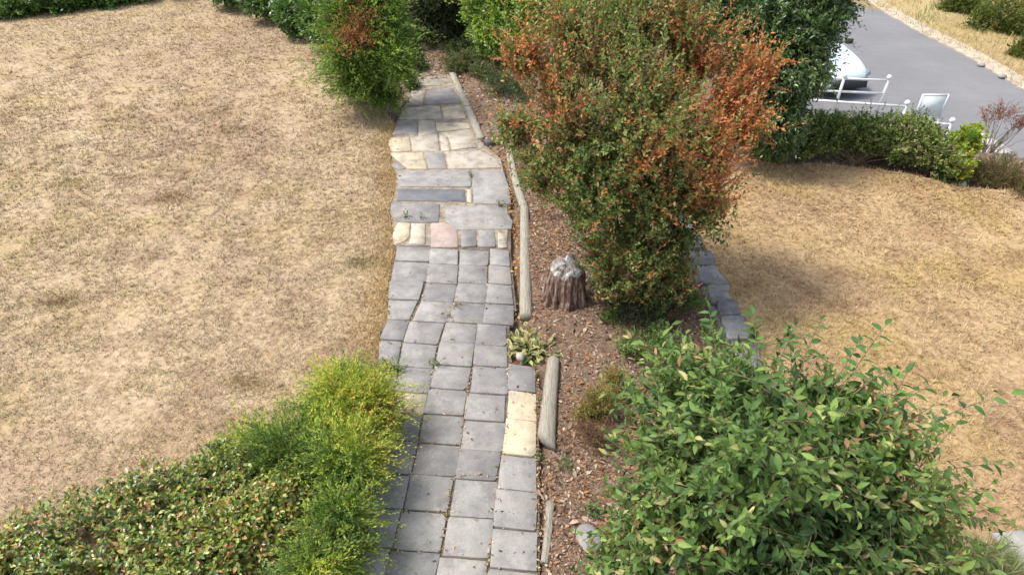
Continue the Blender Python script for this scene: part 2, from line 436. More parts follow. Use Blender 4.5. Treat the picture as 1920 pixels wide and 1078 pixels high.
tag(link('dry_grass', mesh_np('dry_grass', V, F, C), M_blade2), 'parched golden grass covering the lawn right of the slate edging', 'grass', kind='stuff')
# longer rust coloured grass along the path edge
def edge_tufts():
    r = np.random.default_rng(5); parts = []
    L = np.array(W([(p[0] - 6, p[1]) for p in PATHL[2:16]]))
    seg = np.linalg.norm(np.diff(L, axis=0), axis=1); cum = np.concatenate([[0], np.cumsum(seg)])
    n = 9000
    u = r.uniform(0, cum[-1], n); x = np.interp(u, cum, L[:, 0]); y = np.interp(u, cum, L[:, 1])
    x += 0.06 - np.abs(r.normal(0, 0.22, n))
    az = r.uniform(0, 6.28, n); el = r.uniform(0.2, 1.2, n); l = r.uniform(0.04, 0.10, n)
    d = np.stack([np.cos(az) * np.cos(el), np.sin(az) * np.cos(el), np.sin(el)], -1)
    s = np.stack([-np.sin(az), np.cos(az), 0 * az], -1) * 0.005
    b = np.stack([x, y, 0.01 + 0 * x], -1)
    V = np.stack([b - s, b + s, b + d * l[:, None]], 1).reshape(-1, 3)
    pal = np.array([(0.42, 0.26, 0.11), (0.50, 0.35, 0.18), (0.32, 0.18, 0.08), (0.22, 0.21, 0.08)])
    c = pal[r.choice(4, n, p=[.4, .35, .17, .08])] * r.uniform(0.7, 1.3, (n, 1))
    return V, np.arange(3 * n).reshape(-1, 3), np.repeat(c, 3, 0)
V, F, C = edge_tufts()
tag(link('dry_grass', mesh_np('dry_grass', V, F, C), M_dry), 'rust tinted longer grass spilling over the left edge of the paving', 'grass', kind='stuff')

# ------------------------------------------------------------------ paving slabs
def prism(poly, z0, z1, bev=0.008, tilt=(0, 0), wob=0.0, r=None):
    P = np.array(poly, float); n = len(P); c = (P.min(0) + P.max(0)) / 2
    if wob and r is not None:   # subdivide edges and roughen them
        Q = []
        for k in range(n):
            a, b = P[k], P[(k + 1) % n]; m = max(1, int(np.linalg.norm(b - a) / 0.12))
            for j in range(m):
                q = a + (b - a) * j / m
                Q.append(q + (r.normal(0, wob, 2)))
        P = np.array(Q); n = len(P)
    ar = 0.5 * np.sum(P[:, 0] * np.roll(P[:, 1], -1) - np.roll(P[:, 0], -1) * P[:, 1])
    if ar < 0: P = P[::-1]
    inn = P + (c - P) / (np.linalg.norm(c - P, axis=1, keepdims=True) + 1e-9) * bev
    def lift(Q, z): return np.column_stack([Q, z + (Q - c) @ np.array(tilt)])
    V = np.concatenate([lift(P, z0), lift(P, z1 - bev), lift(inn, z1)])
    k = np.arange(n); k2 = (k + 1) % n
    F = [np.stack([k, k2, n + k2, n + k], -1), np.stack([n + k, n + k2, 2 * n + k2, 2 * n + k], -1), (2 * n + k)[None]]
    return V, F
prr = np.random.default_rng(3)
def slab(pxpoly, mat, label=None, shrink=0.011, wob=0.0015, dz=0.0):
    P = np.array([at(*p)[:2] for p in pxpoly]); c = P.mean(0)
    P = P + (c - P) / np.linalg.norm(c - P, axis=1, keepdims=True) * (shrink + prr.uniform(-0.005, 0.006, (len(P), 1)))
    Q = []
    for k in range(len(P)):   # chipped corners
        a, b, d_ = P[k - 1], P[k], P[(k + 1) % len(P)]
        if prr.random() < 0.45:
            q1, q2 = prr.uniform(0.006, 0.03, 2) * (2.0 if prr.random() < 0.2 else 1)
            e1, e2 = b + (a - b) / np.linalg.norm(a - b) * q1, b + (d_ - b) / np.linalg.norm(d_ - b) * q2
            Q += [e1, (e1 + e2) / 2 + (b - (e1 + e2) / 2) * prr.uniform(-0.2, 0.5), e2]
        else: Q.append(b)
    P = np.array(Q)
    V, F = prism(P, 0.0, 0.042 + dz + prr.uniform(-0.003, 0.003), 0.0035, prr.normal(0, 0.005, 2), wob, prr)
    o = link('paving_slab', mesh_np('paving_slab', V, F), mat, path)
    if label: o['label'] = label
    return o
pl = lambda L: (np.array([p[1] for p in L], float), np.array([p[0] for p in L], float))
def X_(L, y): a = pl(L); return float(np.interp(y, a[0], a[1]))
L3U = [(918, 472), (915, 530), (910, 570), (905, 610)]
L4U = [(953, 472), (960, 533), (966, 575), (967, 612)]
L2U = [(861, 470), (860, 530), (849, 570), (836, 610)]
L0 = [(742, 468), (738, 495), (731, 535), (727, 568), (732, 600), (712, 625), (711, 690)]
L1 = [(806, 470), (804, 515), (790, 565), (770, 605), (758, 640), (746, 700), (730, 780), (700, 880), (660, 1000), (629, 1078), (560, 1280)]
L2_ = [(861, 470), (860, 530), (854, 553), (835, 610), (823, 650), (811, 705), (799, 762), (793, 782), (783, 835), (770, 892), (756, 957), (738, 1030), (724, 1078), (660, 1280)]
L3_ = [(895, 610), (891, 645), (882, 709), (872, 782), (860, 863), (850, 904), (839, 965), (827, 1040), (819, 1078), (780, 1280)]
L4_ = [(950, 610), (951, 650), (953, 680), (951, 762), (947, 835), (939, 868), (931, 920), (923, 985), (917, 1046), (915, 1078), (895, 1280)]
L5_ = [(1004, 688), (1006, 740), (1007, 1078), (1005, 1280)]
def column(La, Lb, rows, mats, slant):
    for k in range(len(rows) - 1):
        ya, yb = rows[k], rows[k + 1]
        sl_ = slant * (0.5 + (ya / 1000))
        xa, xb, xc, xd = X_(La, ya), X_(Lb, ya), X_(Lb, yb), X_(La, yb)
        jx = prr.normal(0, 1.1) * (0.4 + ya / 1000); jy = prr.normal(0, 0.8)
        k_ = 0.25 * ((xd - xa) - (xc - xb)); xa, xb, xc, xd = xa + k_ * .5 + jx, xb - k_ * .5 + jx, xc + jx, xd + jx
        ya, yb = ya + jy, yb + jy
        p = [(xa, ya - sl_), (xb, ya + sl_), (xc, yb + sl_), (xd, yb - sl_)]
        m = mats(k, (ya + yb) / 2)
        slab(p, m[0] if isinstance(m, tuple) else m, m[1] if isinstance(m, tuple) else None, dz=0.0)
g = lambda k, y: M_concrete if y > 905 else M_slate
column(L0, L1, [469, 496, 533, 568, 605, 643, 690], g, 1.0)
column([(742, 700), (716, 780), (684, 900), (630, 1078), (560, 1280)], L1, [700, 740], g, 1)
column(L1, L2U, [471, 500, 536, 570, 609], g, 2.0)
column(L1, L2_, [609, 649, 694, 741, 780, 831, 892, 956, 1030, 1112, 1210], lambda k, y: (M_cream, 'cream sandstone slab at the left edge') if 741 < y < 780 else g(k, y), 2.0)
column([(742, 745), (716, 780), (684, 900), (630, 1078), (560, 1280)], L1, [840, 900, 965, 1040, 1120], g, 1)
column(L2U, L3U, [472, 501, 537, 573, 610], g, 2.0)
column(L2_, L3_, [610, 647, 691, 735, 783, 837, 896, 964, 1038, 1122, 1215], g, 2.0)
column(L3U, L4U, [472, 503, 538, 574, 612], g, 2.0)
column(L3_, L4_, [612, 652, 692, 743, 793, 848, 905, 975, 1051, 1135, 1225], g, 2.0)
column(L4_, L5_, [688, 738, 792, 860, 925, 998, 1073, 1160, 1250], lambda k, y: (M_cream, 'cream sandstone slab beside the near log') if k in (1, 2) else (M_slate if k < 4 else M_concrete), 3.0)
c2 = lambda L: [(660 + x / 3.992, 180 + y / 3.992) for x, y in L]
c3 = lambda L: [(660 + x / 3.992, 420 + y / 3.992) for x, y in L]
c1 = lambda L: [(640 + x / 3.992, y / 3.992) for x, y in L]
irr = [
 (c2([(365, 192), (480, 205), (492, 305), (420, 300), (300, 308)]), M_slate, None),
 (c2([(290, 328), (430, 322), (448, 428), (300, 432), (270, 375)]), M_cream, 'cream sandstone slab'),
 (c2([(280, 442), (530, 437), (560, 560), (420, 560), (340, 500)]), M_cream, 'cream sandstone slab'),
 (c2([(300, 520), (345, 515), (405, 562), (345, 566), (290, 545)]), M_slate, None),
 (c2([(498, 192), (620, 205), (634, 290), (500, 318)]), M_sand, 'pale sandstone slab'),
 (c2([(440, 330), (640, 295), (655, 426), (452, 428)]), M_sand, 'pale sandstone slab'),
 (c2([(655, 300), (712, 322), (736, 424), (670, 428)]), M_sand, 'pale sandstone slab'),
 (c2([(625, 215), (868, 216), (888, 258), (634, 280)]), M_cream, 'cream sandstone slab'),
 (c2([(650, 290), (890, 266), (940, 400), (748, 420), (718, 320)]), M_sand, 'pale sandstone slab'),
 (c2([(545, 442), (683, 438), (714, 560), (572, 560)]), M_slate, None),
 (c2([(700, 434), (960, 425), (1090, 495), (1120, 556), (728, 560)]), M_sand, 'pale sandstone slab'),
 (c2([(340, 576), (890, 572), (895, 700), (350, 696)]), M_slate, None),
 (c2([(350, 708), (850, 716), (855, 808), (336, 800)]), M_dark, 'dark slate slab'),
 (c2([(905, 574), (1130, 570), (1180, 700), (1190, 830), (910, 822)]), M_slate, None),
 (c2([(862, 722), (896, 716), (898, 818), (864, 812)]), M_sand, None),
 (c2([(290, 816), (664, 826), (650, 962), (350, 965), (290, 900)]), M_slate, None),
 (c2([(705, 842), (1110, 836), (1205, 955), (1190, 1012), (760, 1020), (690, 920)]), M_slate, None),
 (c3([(345, 10), (436, 12), (432, 110), (400, 145), (312, 172), (302, 95)]), M_cream, 'cream sandstone slab'),
 (c3([(446, 12), (545, 14), (552, 172), (420, 165), (440, 120)]), M_sand, None),
 (c3([(592, 14), (690, 8), (788, 44), (794, 192), (590, 190)]), M_pink, 'pinkish sandstone slab'),
 (c3([(820, 56), (930, 60), (932, 184), (820, 188)]), M_slate, None),
 (c3([(945, 60), (1070, 68), (1076, 190), (945, 190)]), M_slate, None),
 (c3([(1088, 72), (1140, 92), (1162, 196), (1092, 194)]), M_sand, None),
 (c1([(540, 592), (720, 592), (758, 652), (560, 662)]), M_sand, None),
 (c1([(655, 682), (838, 672), (900, 790), (628, 800)]), M_slate, None),
 (c1([(530, 672), (640, 674), (612, 802), (500, 804)]), M_sand, None),
 (c1([(480, 822), (738, 812), (756, 900), (590, 908), (430, 905)]), M_sand, None),
 (c1([(748, 820), (888, 802), (934, 898), (768, 908)]), M_cream, 'cream sandstone slab'),
]
for p, m, lb in irr: slab(p, m, lb, 0.004, 0.004)

# ------------------------------------------------------------------ tubes
def tubes(P, rad, sides=3, cap=False):
    """P (T,M,3) polylines, rad (T,M)"""
    T, Mn, _ = P.shape
    d = unit(np.gradient(P, axis=1))
    ref = np.where(np.abs(d[..., 2:3]) > 0.9, np.array([1., 0, 0]), np.array([0, 0, 1.]))
    u = unit(np.cross(d, ref)); v = np.cross(d, u)
    a = np.arange(sides) / sides * 2 * np.pi
    ring = P[:, :, None] + rad[:, :, None, None] * (np.cos(a)[None, None, :, None] * u[:, :, None] + np.sin(a)[None, None, :, None] * v[:, :, None])
    V = ring.reshape(-1, 3)
    t, m, s = np.meshgrid(np.arange(T), np.arange(Mn - 1), np.arange(sides), indexing='ij')
    b = (t * Mn + m) * sides; s2 = (s + 1) % sides
    F = np.stack([b + s, b + s2, b + sides + s2, b + sides + s], -1).reshape(-1, 4)
    Fs = [F]
    if cap:
        Fs.append((np.arange(T)[:, None] * Mn * sides + np.arange(sides)[None, ::-1]))
        Fs.append((np.arange(T)[:, None] * Mn * sides + (Mn - 1) * sides + np.arange(sides)[None]))
    return V, Fs

# ------------------------------------------------------------------ leaves
def leaf_geo(P, D, Nn, L, Wd, C, mode='quad', edge=None, curl=0.15):
    n = len(P); D = unit(D); S = unit(np.cross(D, Nn)); Nn = np.cross(S, D)
    L = L[:, None]; Wd = Wd[:, None]
    if mode == 'quad':
        m = P + D * L * 0.45
        V = np.stack([P, m - S * Wd / 2, P + D * L, m + S * Wd / 2], 1)
        F = np.arange(n * 4).reshape(-1, 4); k = 4
        Cv = np.repeat(C, 4, 0)
    elif mode == 'fold':
        m = P + D * L * 0.45
        V = np.stack([P, m - S * Wd / 2 + Nn * Wd * 0.18, P + D * L - Nn * L * curl, m + S * Wd / 2 + Nn * Wd * 0.18, m], 1)
        b = (np.arange(n) * 5)[:, None]
        F = np.concatenate([b + np.array([[0, 4, 1]]), b + np.array([[4, 2, 1]]), b + np.array([[0, 3, 4]]), b + np.array([[4, 3, 2]])])
        Cv = np.repeat(C, 5, 0)
    else:
        def q(t, s, h): return P + D * L * t + S * Wd * s + Nn * (h * Wd - curl * L * t * t)
        V = np.stack([q(0, 0, 0), q(.22, -.36, .12), q(.5, -.5, .16), q(.78, -.30, .08), q(1, 0, 0), q(.78, .30, .08), q(.5, .5, .16), q(.22, .36, .12), q(.25, 0, 0), q(.6, 0, 0)], 1)
        b = (np.arange(n) * 10)[:, None]
        F = [np.concatenate([b + np.array([[8, 9, 2, 1]]), b + np.array([[8, 7, 6, 9]])]),
             np.concatenate([b + np.array([[x]])[0] for x in ([0, 8, 1], [9, 3, 2], [9, 4, 3], [0, 7, 8], [9, 6, 5], [9, 5, 4])])]
        Cv = np.repeat(C, 10, 0).reshape(n, 10, 3)
        if edge is not None:
            Cv[:, [1, 2, 3, 4, 5, 6, 7]] = edge[:, None]
        else:
            Cv[:, [8, 9]] *= 1.12
        Cv = Cv.reshape(-1, 3)
    return V.reshape(-1, 3), F, Cv

def palette(pal, seed, scale=1.6, jit=0.22, twigw=0.5, leafw=0.35):
    """colour of the leaves: patches of one hue through the crown, mixed leaf by leaf"""
    cols = np.array([p[:3] for p in pal]); ws = np.array([p[3] for p in pal]); cw = np.cumsum(ws) / ws.sum()
    nz = Noise(scale, seed)
    def f(Pt, K, r):
        T = len(Pt)
        a = nz(Pt); a = a.argsort().argsort() / max(T - 1, 1) if T > 1 else a * 0
        q = (a[:, None] * (1 - twigw - leafw) + r.random((T, 1)) * twigw + r.random((T, K)) * leafw)
        q = (q.ravel().argsort().argsort() + 0.5) / q.size
        c = cols[np.minimum(np.searchsorted(cw, q), len(cols) - 1)]
        return c * r.uniform(1 - jit, 1 + jit, (len(c), 1)) * np.repeat(r.uniform(0.85, 1.15, T), K)[:, None]
    return f

def foliage(lobes, T, K, tl, L, Wd, colf, seed, up=0.4, out=1.0, jit=0.35, droop=0.1, spread=0.8, mode='quad', inner=0.5,
            face_up=0.7, zmin=0.03, sizes=(0.65, 1.25), density_axis=None, outline=0.12, twig_r=0.002, colpos=None, curl=0.15, dz=-0.35, stray=0.08):
    r = np.random.default_rng(seed)
    Cc = np.array([l[0] for l in lobes]); Rr = np.array([l[1] for l in lobes])
    wts = (Rr[:, 0] * Rr[:, 2] + Rr[:, 0] * Rr[:, 1]); wts = wts / wts.sum()
    li = r.choice(len(lobes), T, p=wts)
    d = unit(r.normal(size=(T * 3, 3))); d = d[d[:, 2] > dz - 0.5 * r.random(len(d))][:T]
    while len(d) < T: d = np.concatenate([d, d])[:T]
    rad = 1 - inner * r.random(T) ** 1.5
    nz = Noise(3.0, seed + 1)
    end0 = Cc[li] + Rr[li] * d * rad[:, None]
    # leave out ends well inside another lobe
    keep = np.ones(T, bool)
    for c, q in zip(Cc, Rr):
        keep &= (((end0 - c) / q) ** 2).sum(1) > (0.45 + 0.0 * rad) ** 2
    keep |= r.random(T) < 0.12
    li, d, end0 = li[keep], d[keep], end0[keep]; T = len(d)
    end = end0 + d * Rr[li] * (outline * nz(end0)[:, None] + r.normal(0, outline * 0.5, (T, 1)))
    # bigger gaps in the crown
    gap = Noise(2.6 / max(Rr[:, 0].mean(), 0.3), seed + 2)(end)
    k2 = r.random(T) < np.clip(1.15 + 0.45 * gap, 0.3, 1); li, d, end = li[k2], d[k2], end[k2]; T = len(d)
    dirv = unit(d * out + np.array([0, 0, up]) + r.normal(0, jit, (T, 3)))
    tls = tl * r.uniform(0.6, 1.3, T)
    sm = (r.random(T) < stray) & (d[:, 2] > -0.2); ex = np.where(sm, tl * r.uniform(0.3, 1.3, T), 0)
    tls = tls + ex * 0.8; end = end + dirv * ex[:, None]
    t = (np.arange(K) + 0.5) / K
    def pos(t):
        s = tls[:, None, None]
        return end[:, None] - dirv[:, None] * s * (1 - t)[None, :, None] - np.array([0, 0, 1.]) * droop * s * (t ** 2)[None, :, None]
    P = pos(t) + r.normal(0, tl * 0.03, (T, K, 3))
    u = unit(np.cross(dirv, r.normal(size=(T, 3)))); v = np.cross(dirv, u)
    ang = r.uniform(0, 6.28, (T, 1)) + np.arange(K)[None] * 2.4
    side = u[:, None] * np.cos(ang)[..., None] + v[:, None] * np.sin(ang)[..., None]
    sp = spread * (1.05 - 0.5 * t)[None, :, None]
    D = unit(dirv[:, None] + side * sp + r.normal(0, 0.18, (T, K, 3)) - np.array([0, 0, droop * 0.6]))
    Nn = unit(np.array([0, 0, face_up]) + d[:, None] * 0.5 + r.normal(0, 0.38, (T, K, 3)))
    P = P.reshape(-1, 3); D = D.reshape(-1, 3); Nn = Nn.reshape(-1, 3)
    gz = ground_z(P[:, 0], P[:, 1]) + zmin
    P[:, 2] = np.maximum(P[:, 2], gz + r.uniform(0, 0.04, len(P)))
    low = P[:, 2] < gz + 0.05; D[low, 2] = np.abs(D[low, 2])
    n = len(P)
    s = r.uniform(*sizes, n) * np.tile(1.0 - 0.35 * t ** 3, T)
    C = colf(end, K, r)
    if colpos is not None: C = colpos(P, C, r, K)
    V, F, Cv = leaf_geo(P, D, Nn, L * s, Wd * s, np.clip(C, 0.004, 0.9), mode, curl=curl)
    tw = None
    if twig_r:
        tt = np.array([0, 0.5, 1.0]); Q = pos(tt)
        tw = tubes(Q, np.tile(np.array([1, .8, .4]) * twig_r, (T, 1)), 3)
    return (V, F, Cv), tw, end - dirv * tls[:, None], T

def plant(name, label, cat, base, lobes, T, K, tl, L, Wd, colf, seed, mat=None, group=None, nst=10, stem_r=0.015, leafname='foliage', stemname='stem', barkm=None, root=None, **kw):
    base = np.array(base, float)
    if root is None: root = thing(name, label, cat, base, group)
    (V, F, C), tw, starts, T = foliage(lobes, T, K, tl, L, Wd, colf, seed, **kw)
    link(leafname, mesh_np(leafname, V, F, C), mat or M_leaf, root)
    r = np.random.default_rng(seed + 9)
    parts = []
    if nst:
        e = starts[r.choice(len(starts), min(nst, len(starts)), replace=False)]
        b = base + r.normal(0, stem_r * 2.5, (len(e), 3)) * (1, 1, 0) - (0, 0, 0.05)
        t = np.linspace(0, 1, 8)[None, :, None]
        mid = b + (e - b) * (0.25, 0.25, 0.62) + r.normal(0, 0.06, b.shape) * np.linalg.norm(e - b, axis=1)[:, None]
        Q = b[:, None] * (1 - t) ** 2 + 2 * mid[:, None] * t * (1 - t) + e[:, None] * t ** 2
        Q[:, 1:-1] += r.normal(0, 0.008, Q[:, 1:-1].shape)
        rr = stem_r * r.uniform(0.6, 1.1, (len(e), 1)) * np.linspace(1, 0.2, 8)[None]
        v, f = tubes(Q, rr, 6); parts.append((v, f, None))
    if tw is not None: parts.append((tw[0], tw[1], None))
    if parts:
        V, F, _ = merge(parts)
        link(stemname, mesh_np(stemname, V, F, smooth=True), barkm or M_twig, root)
    return root

# ---- palettes (linear albedo)
G_DARK = [(0.03, 0.070, 0.02, 3), (0.05, 0.11, 0.028, 4), (0.08, 0.16, 0.04, 2), (0.12, 0.20, 0.055, 1)]
G_LAUREL = [(0.05, 0.10, 0.022, 3), (0.085, 0.165, 0.035, 4), (0.15, 0.24, 0.055, 2.5)]
G_BRIGHT = [(0.12, 0.21, 0.03, 2), (0.21, 0.33, 0.045, 4), (0.32, 0.42, 0.07, 3), (0.38, 0.40, 0.1, 1)]

# ------------------------------------------------------------------ big leafy shrub, bottom right
lobes = [lobe(1440, 860, 2.65, 215, 190, 0.75), lobe(1325, 800, 3.1, 135, 120, 0.5), lobe(1450, 770, 3.1, 150, 90, 0.5), lobe(1640, 880, 2.7, 150, 150, 0.55),
         lobe(1270, 960, 2.5, 140, 130, 0.5), lobe(1620, 1010, 2.4, 190, 130, 0.6), lobe(1420, 1050, 2.2, 250, 120, 0.6), lobe(1330, 700, 3.6, 120, 65, 0.4),
         lobe(1740, 1030, 2.6, 110, 90, 0.4), lobe(1200, 1040, 2.4, 95, 90, 0.4), lobe(1265, 665, 3.9, 48, 32, 0.2), lobe(1550, 740, 3.2, 90, 50, 0.3), lobe(1620, 760, 3.1, 70, 50, 0.3)]
pal = palette([(0.045, 0.088, 0.026, 2.8), (0.075, 0.14, 0.036, 4.5), (0.118, 0.195, 0.048, 5), (0.19, 0.27, 0.065, 2.2), (0.45, 0.42, 0.18, 0.5), (0.30, 0.18, 0.09, 0.35)], 31, 2.0, twigw=0.3, leafw=0.4)
shrubBR = plant('leafy_shrub', 'large broad leaved green shrub filling the bottom right foreground', 'shrub', at(1480, 900, -0.0) * (0.78, 0.75, 1), lobes, 3900, 11, 0.36, 0.080, 0.034, pal, 41,
      mode='full', up=0.45, droop=0.35, inner=0.8, spread=0.95, nst=60, stem_r=0.016, twig_r=0.003, outline=0.16, curl=0.32, dz=-0.6, jit=0.5, stray=0.25, sizes=(0.45, 1.35))
# long sprigs reaching right and up out of the crown
def sprigs(root, specs, L, Wd, colf, seed, leafname='sprig', mode='full', nleaf=9, startt=0.35, rad=0.003):
    r = np.random.default_rng(seed); lv = []; tv = []
    for (x0, y0, D0, x1, y1, D1) in specs:
        a, _ = atd(x0, y0, D0); b, _ = atd(x1, y1, D1)
        ln = np.linalg.norm(b - a)
        t = np.linspace(0, 1, 9)[:, None]; m = (a + b) / 2 + np.array([0, 0, 0.12 * ln]) + r.normal(0, 0.04 * ln, 3)
        Q = a * (1 - t) ** 2 + 2 * m * t * (1 - t) + b * t ** 2
        v_, f_ = tubes(Q[None], np.linspace(rad, rad * 0.35, 9)[None], 4)
        tw_ = link('sprig', mesh_np('sprig', v_, f_, smooth=True), M_twig, root)
        tt = np.linspace(startt, 1, nleaf); P = np.stack([np.interp(tt, t[:, 0], Q[:, k]) for k in range(3)], -1)
        dirv = unit(np.gradient(P, axis=0)); s = unit(np.cross(dirv, np.array([0, 0, 1.])))
        sg = np.where(np.arange(nleaf) % 2 == 0, 1, -1)[:, None]
        D = unit(dirv * 0.7 + s * sg * 0.9 + r.normal(0, 0.25, (nleaf, 3)) + [0, 0, -0.1]); D[-1] = dirv[-1]
        Nn = unit(np.array([0, 0, 1.]) + r.normal(0, 0.3, (nleaf, 3)))
        sz = r.uniform(0.8, 1.2, nleaf)
        C = colf(P[:1], nleaf, r)
        V, F, C = leaf_geo(P, D, Nn, L * sz, Wd * sz, C, mode, curl=0.3)
        link('leaves', mesh_np('leaves', V, F, C), M_leaf).parent = tw_
spp = palette([(0.05, 0.12, 0.03, 3), (0.08, 0.17, 0.05, 4), (0.13, 0.23, 0.06, 2)], 5)
sprigs(shrubBR, [(1560, 760, 3.0, 1660, 610, 3.4), (1600, 740, 3.0, 1680, 690, 3.3), (1640, 800, 2.9, 1750, 720, 3.2), (1680, 830, 2.8, 1895, 738, 3.0),
                 (1700, 860, 2.8, 1760, 790, 3.0), (1700, 900, 2.7, 1890, 870, 2.9), (1720, 930, 2.7, 1860, 920, 2.8), (1560, 720, 3.2, 1610, 640, 3.5), (1500, 700, 3.3, 1540, 600, 3.7),
                 (1420, 690, 3.6, 1412, 590, 3.9), (1450, 700, 3.6, 1490, 610, 3.9), (1350, 690, 3.6, 1330, 580, 3.9), (1740, 960, 2.7, 1850, 985, 2.8), (1620, 850, 2.8, 1700, 700, 3.0)],
       0.10, 0.042, spp, 51, rad=0.0045)

# ------------------------------------------------------------------ russet shrub in the middle
lobes = [lobe(985, 95, 7.1, 60, 50), lobe(968, 225, 6.7, 55, 42), lobe(1085, 50, 7.3, 85, 60), lobe(1200, 40, 7.3, 80, 80), lobe(1310, 100, 7.1, 60, 80),lobe(1285, 30, 7.3, 40, 60),
         lobe(1420, 115, 6.9, 50, 45), lobe(1408, 225, 6.6, 48, 45), lobe(1325, 255, 6.6, 75, 70), lobe(1200, 200, 6.7, 115, 110, 0.9), lobe(1075, 210, 6.7, 110, 100, 0.7),
         lobe(1120, 350, 6.3, 95, 90, 0.6), lobe(1235, 360, 6.3, 105, 95, 0.6), lobe(1180, 450, 6.25, 88, 75, 0.5), lobe(1208, 530, 6.3, 82, 48, 0.45), lobe(1100, 380, 6.3, 58, 50, 0.4), lobe(1130, 460, 6.35, 50, 50, 0.35), lobe(1150, 520, 6.4, 45, 40, 0.3), lobe(1020, 310, 6.4, 55, 50), lobe(1318, 375, 6.4, 52, 55, 0.45), lobe(1275, 430, 6.35, 40, 50, 0.35),
         lobe(1265, 480, 6.3, 40, 60), lobe(1150, 110, 7.0, 90, 70), lobe(1270, 170, 6.9, 90, 80), lobe(1050, 140, 6.9, 70, 60), lobe(1360, 190, 6.8, 70, 80)]
pal = palette([(0.065, 0.11, 0.03, 2.5), (0.115, 0.185, 0.045, 4), (0.18, 0.255, 0.065, 4), (0.31, 0.34, 0.12, 3.0), (0.28, 0.18, 0.08, 1.8), (0.18, 0.08, 0.045, 1.0)], 61, 2.2, twigw=0.35, leafw=0.4)
redc = np.array([(0.52, 0.18, 0.07), (0.58, 0.26, 0.09), (0.46, 0.13, 0.07), (0.50, 0.30, 0.15), (0.30, 0.23, 0.09)])
_rn = Noise(2.4, 71); 
RC = [atd(1400, 150, 6.8)[0], atd(1340, 290, 6.6)[0], atd(1260, 30, 7.2)[0], atd(990, 60, 7.0)[0], atd(1100, 60, 7.1)[0], atd(960, 150, 6.9)[0], atd(1060, 170, 6.5)[0], atd(1240, 300, 6.0)[0]]
RW = [(0.62, 1.3), (0.55, 0.9), (0.4, 0.95), (0.5, 0.95), (0.5, 0.5), (0.35, 0.9), (0.3, 0.7), (0.3, 0.8)]
def redpos(P, C, r, K):
    w_ = np.zeros(len(P))
    for c, (s, a) in zip(RC, RW): w_ = np.maximum(w_, a * np.exp(-((P - c) ** 2).sum(1) / (2 * s * s)))
    tn = np.repeat(r.normal(0, 0.30, len(P) // K), K)
    m = (w_ + 0.16 * _rn(P) + tn + r.normal(0, 0.06, len(P))) > 0.70
    m |= r.random(len(P)) < 0.07
    C = C.copy(); C[m] = redc[r.choice(5, m.sum(), p=[.3, .25, .15, .18, .12])] * r.uniform(0.7, 1.3, (m.sum(), 1))
    return C
red = plant('russet_shrub', 'tall multi stemmed shrub turning from green to rust red beside the stump', 'shrub', at(1195, 585, -0.06), lobes, 11500, 16, 0.32, 0.055, 0.027, pal, 62,
      mode='fold', up=0.85, droop=0.0, inner=0.7, spread=1.0, nst=70, stem_r=0.014, twig_r=0.0022, outline=0.34, colpos=redpos, jit=0.4, dz=-0.7, stray=0.22)
rp = palette([(0.40, 0.14, 0.05, 3), (0.33, 0.10, 0.045, 2), (0.45, 0.22, 0.08, 1)], 6)
sprigs(red, [(1270, 110, 7.1, 1262, -20, 7.3), (1290, 120, 7.1, 1300, 20, 7.3), (1350, 120, 7.0, 1345, 40, 7.2), (1400, 110, 6.9, 1388, 45, 7.0), (1430, 110, 6.8, 1490, 115, 6.8),
             (1430, 160, 6.8, 1480, 170, 6.8), (1420, 220, 6.6, 1470, 200, 6.6), (1400, 260, 6.5, 1450, 270, 6.5), (1250, 100, 7.1, 1235, 0, 7.3), (960, 110, 7.0, 925, 110, 7.0), (1000, 60, 7.0, 960, 30, 7.1)],
       0.045, 0.022, rp, 52, leafname='red_sprig', nleaf=22, startt=0.1)
gp = palette([(0.04, 0.10, 0.025, 3), (0.08, 0.17, 0.04, 3)], 8)
sprigs(red, [(1300, 350, 6.3, 1345, 460, 5.9), (1320, 340, 6.3, 1370, 420, 6.0), (1300, 330, 6.3, 1325, 430, 6.0), (1310, 360, 6.3, 1350, 450, 6.0), (1290, 380, 6.3, 1335, 445, 6.0), (1320, 360, 6.3, 1362, 455, 5.95), (1280, 400, 6.2, 1300, 470, 6.0), (1020, 250, 6.5, 930, 240, 6.5), (1040, 230, 6.5, 940, 215, 6.5), (1030, 330, 6.3, 985, 330, 6.2)],
       0.055, 0.026, gp, 53, leafname='sprig', nleaf=16, startt=0.2)

# ------------------------------------------------------------------ feathery golden shrub and ground cover, bottom left
lobes = [lobez(650, 760, 0.42, 95, 75, 0.4), lobez(560, 850, 0.40, 115, 75, 0.4), lobez(655, 870, 0.5, 90, 90, 0.4), lobez(690, 780, 0.35, 55, 70, 0.3), lobez(640, 975, 0.5, 75, 90, 0.35), lobez(600, 1060, 0.5, 85, 80, 0.3), lobez(480, 835, 0.25, 60, 40, 0.3), lobez(645, 700, 0.25, 55, 30, 0.25)]
pal = palette([(0.07, 0.135, 0.025, 2.5), (0.13, 0.215, 0.03, 4), (0.25, 0.335, 0.045, 4.5), (0.41, 0.45, 0.06, 3), (0.50, 0.40, 0.07, 0.7)], 81, 3.0, twigw=0.4, leafw=0.2)
feather = plant('feathery_shrub', 'feathery yellow green shrub spilling over the left edge of the near paving', 'shrub', at(590, 960), lobes, 6800, 17, 0.25, 0.040, 0.0125, pal, 82, mat=M_needle,
      up=0.25, out=1.1, droop=0.5, spread=0.6, inner=0.5, nst=30, stem_r=0.008, twig_r=0.0015, outline=0.16, jit=0.25, stray=0.4)
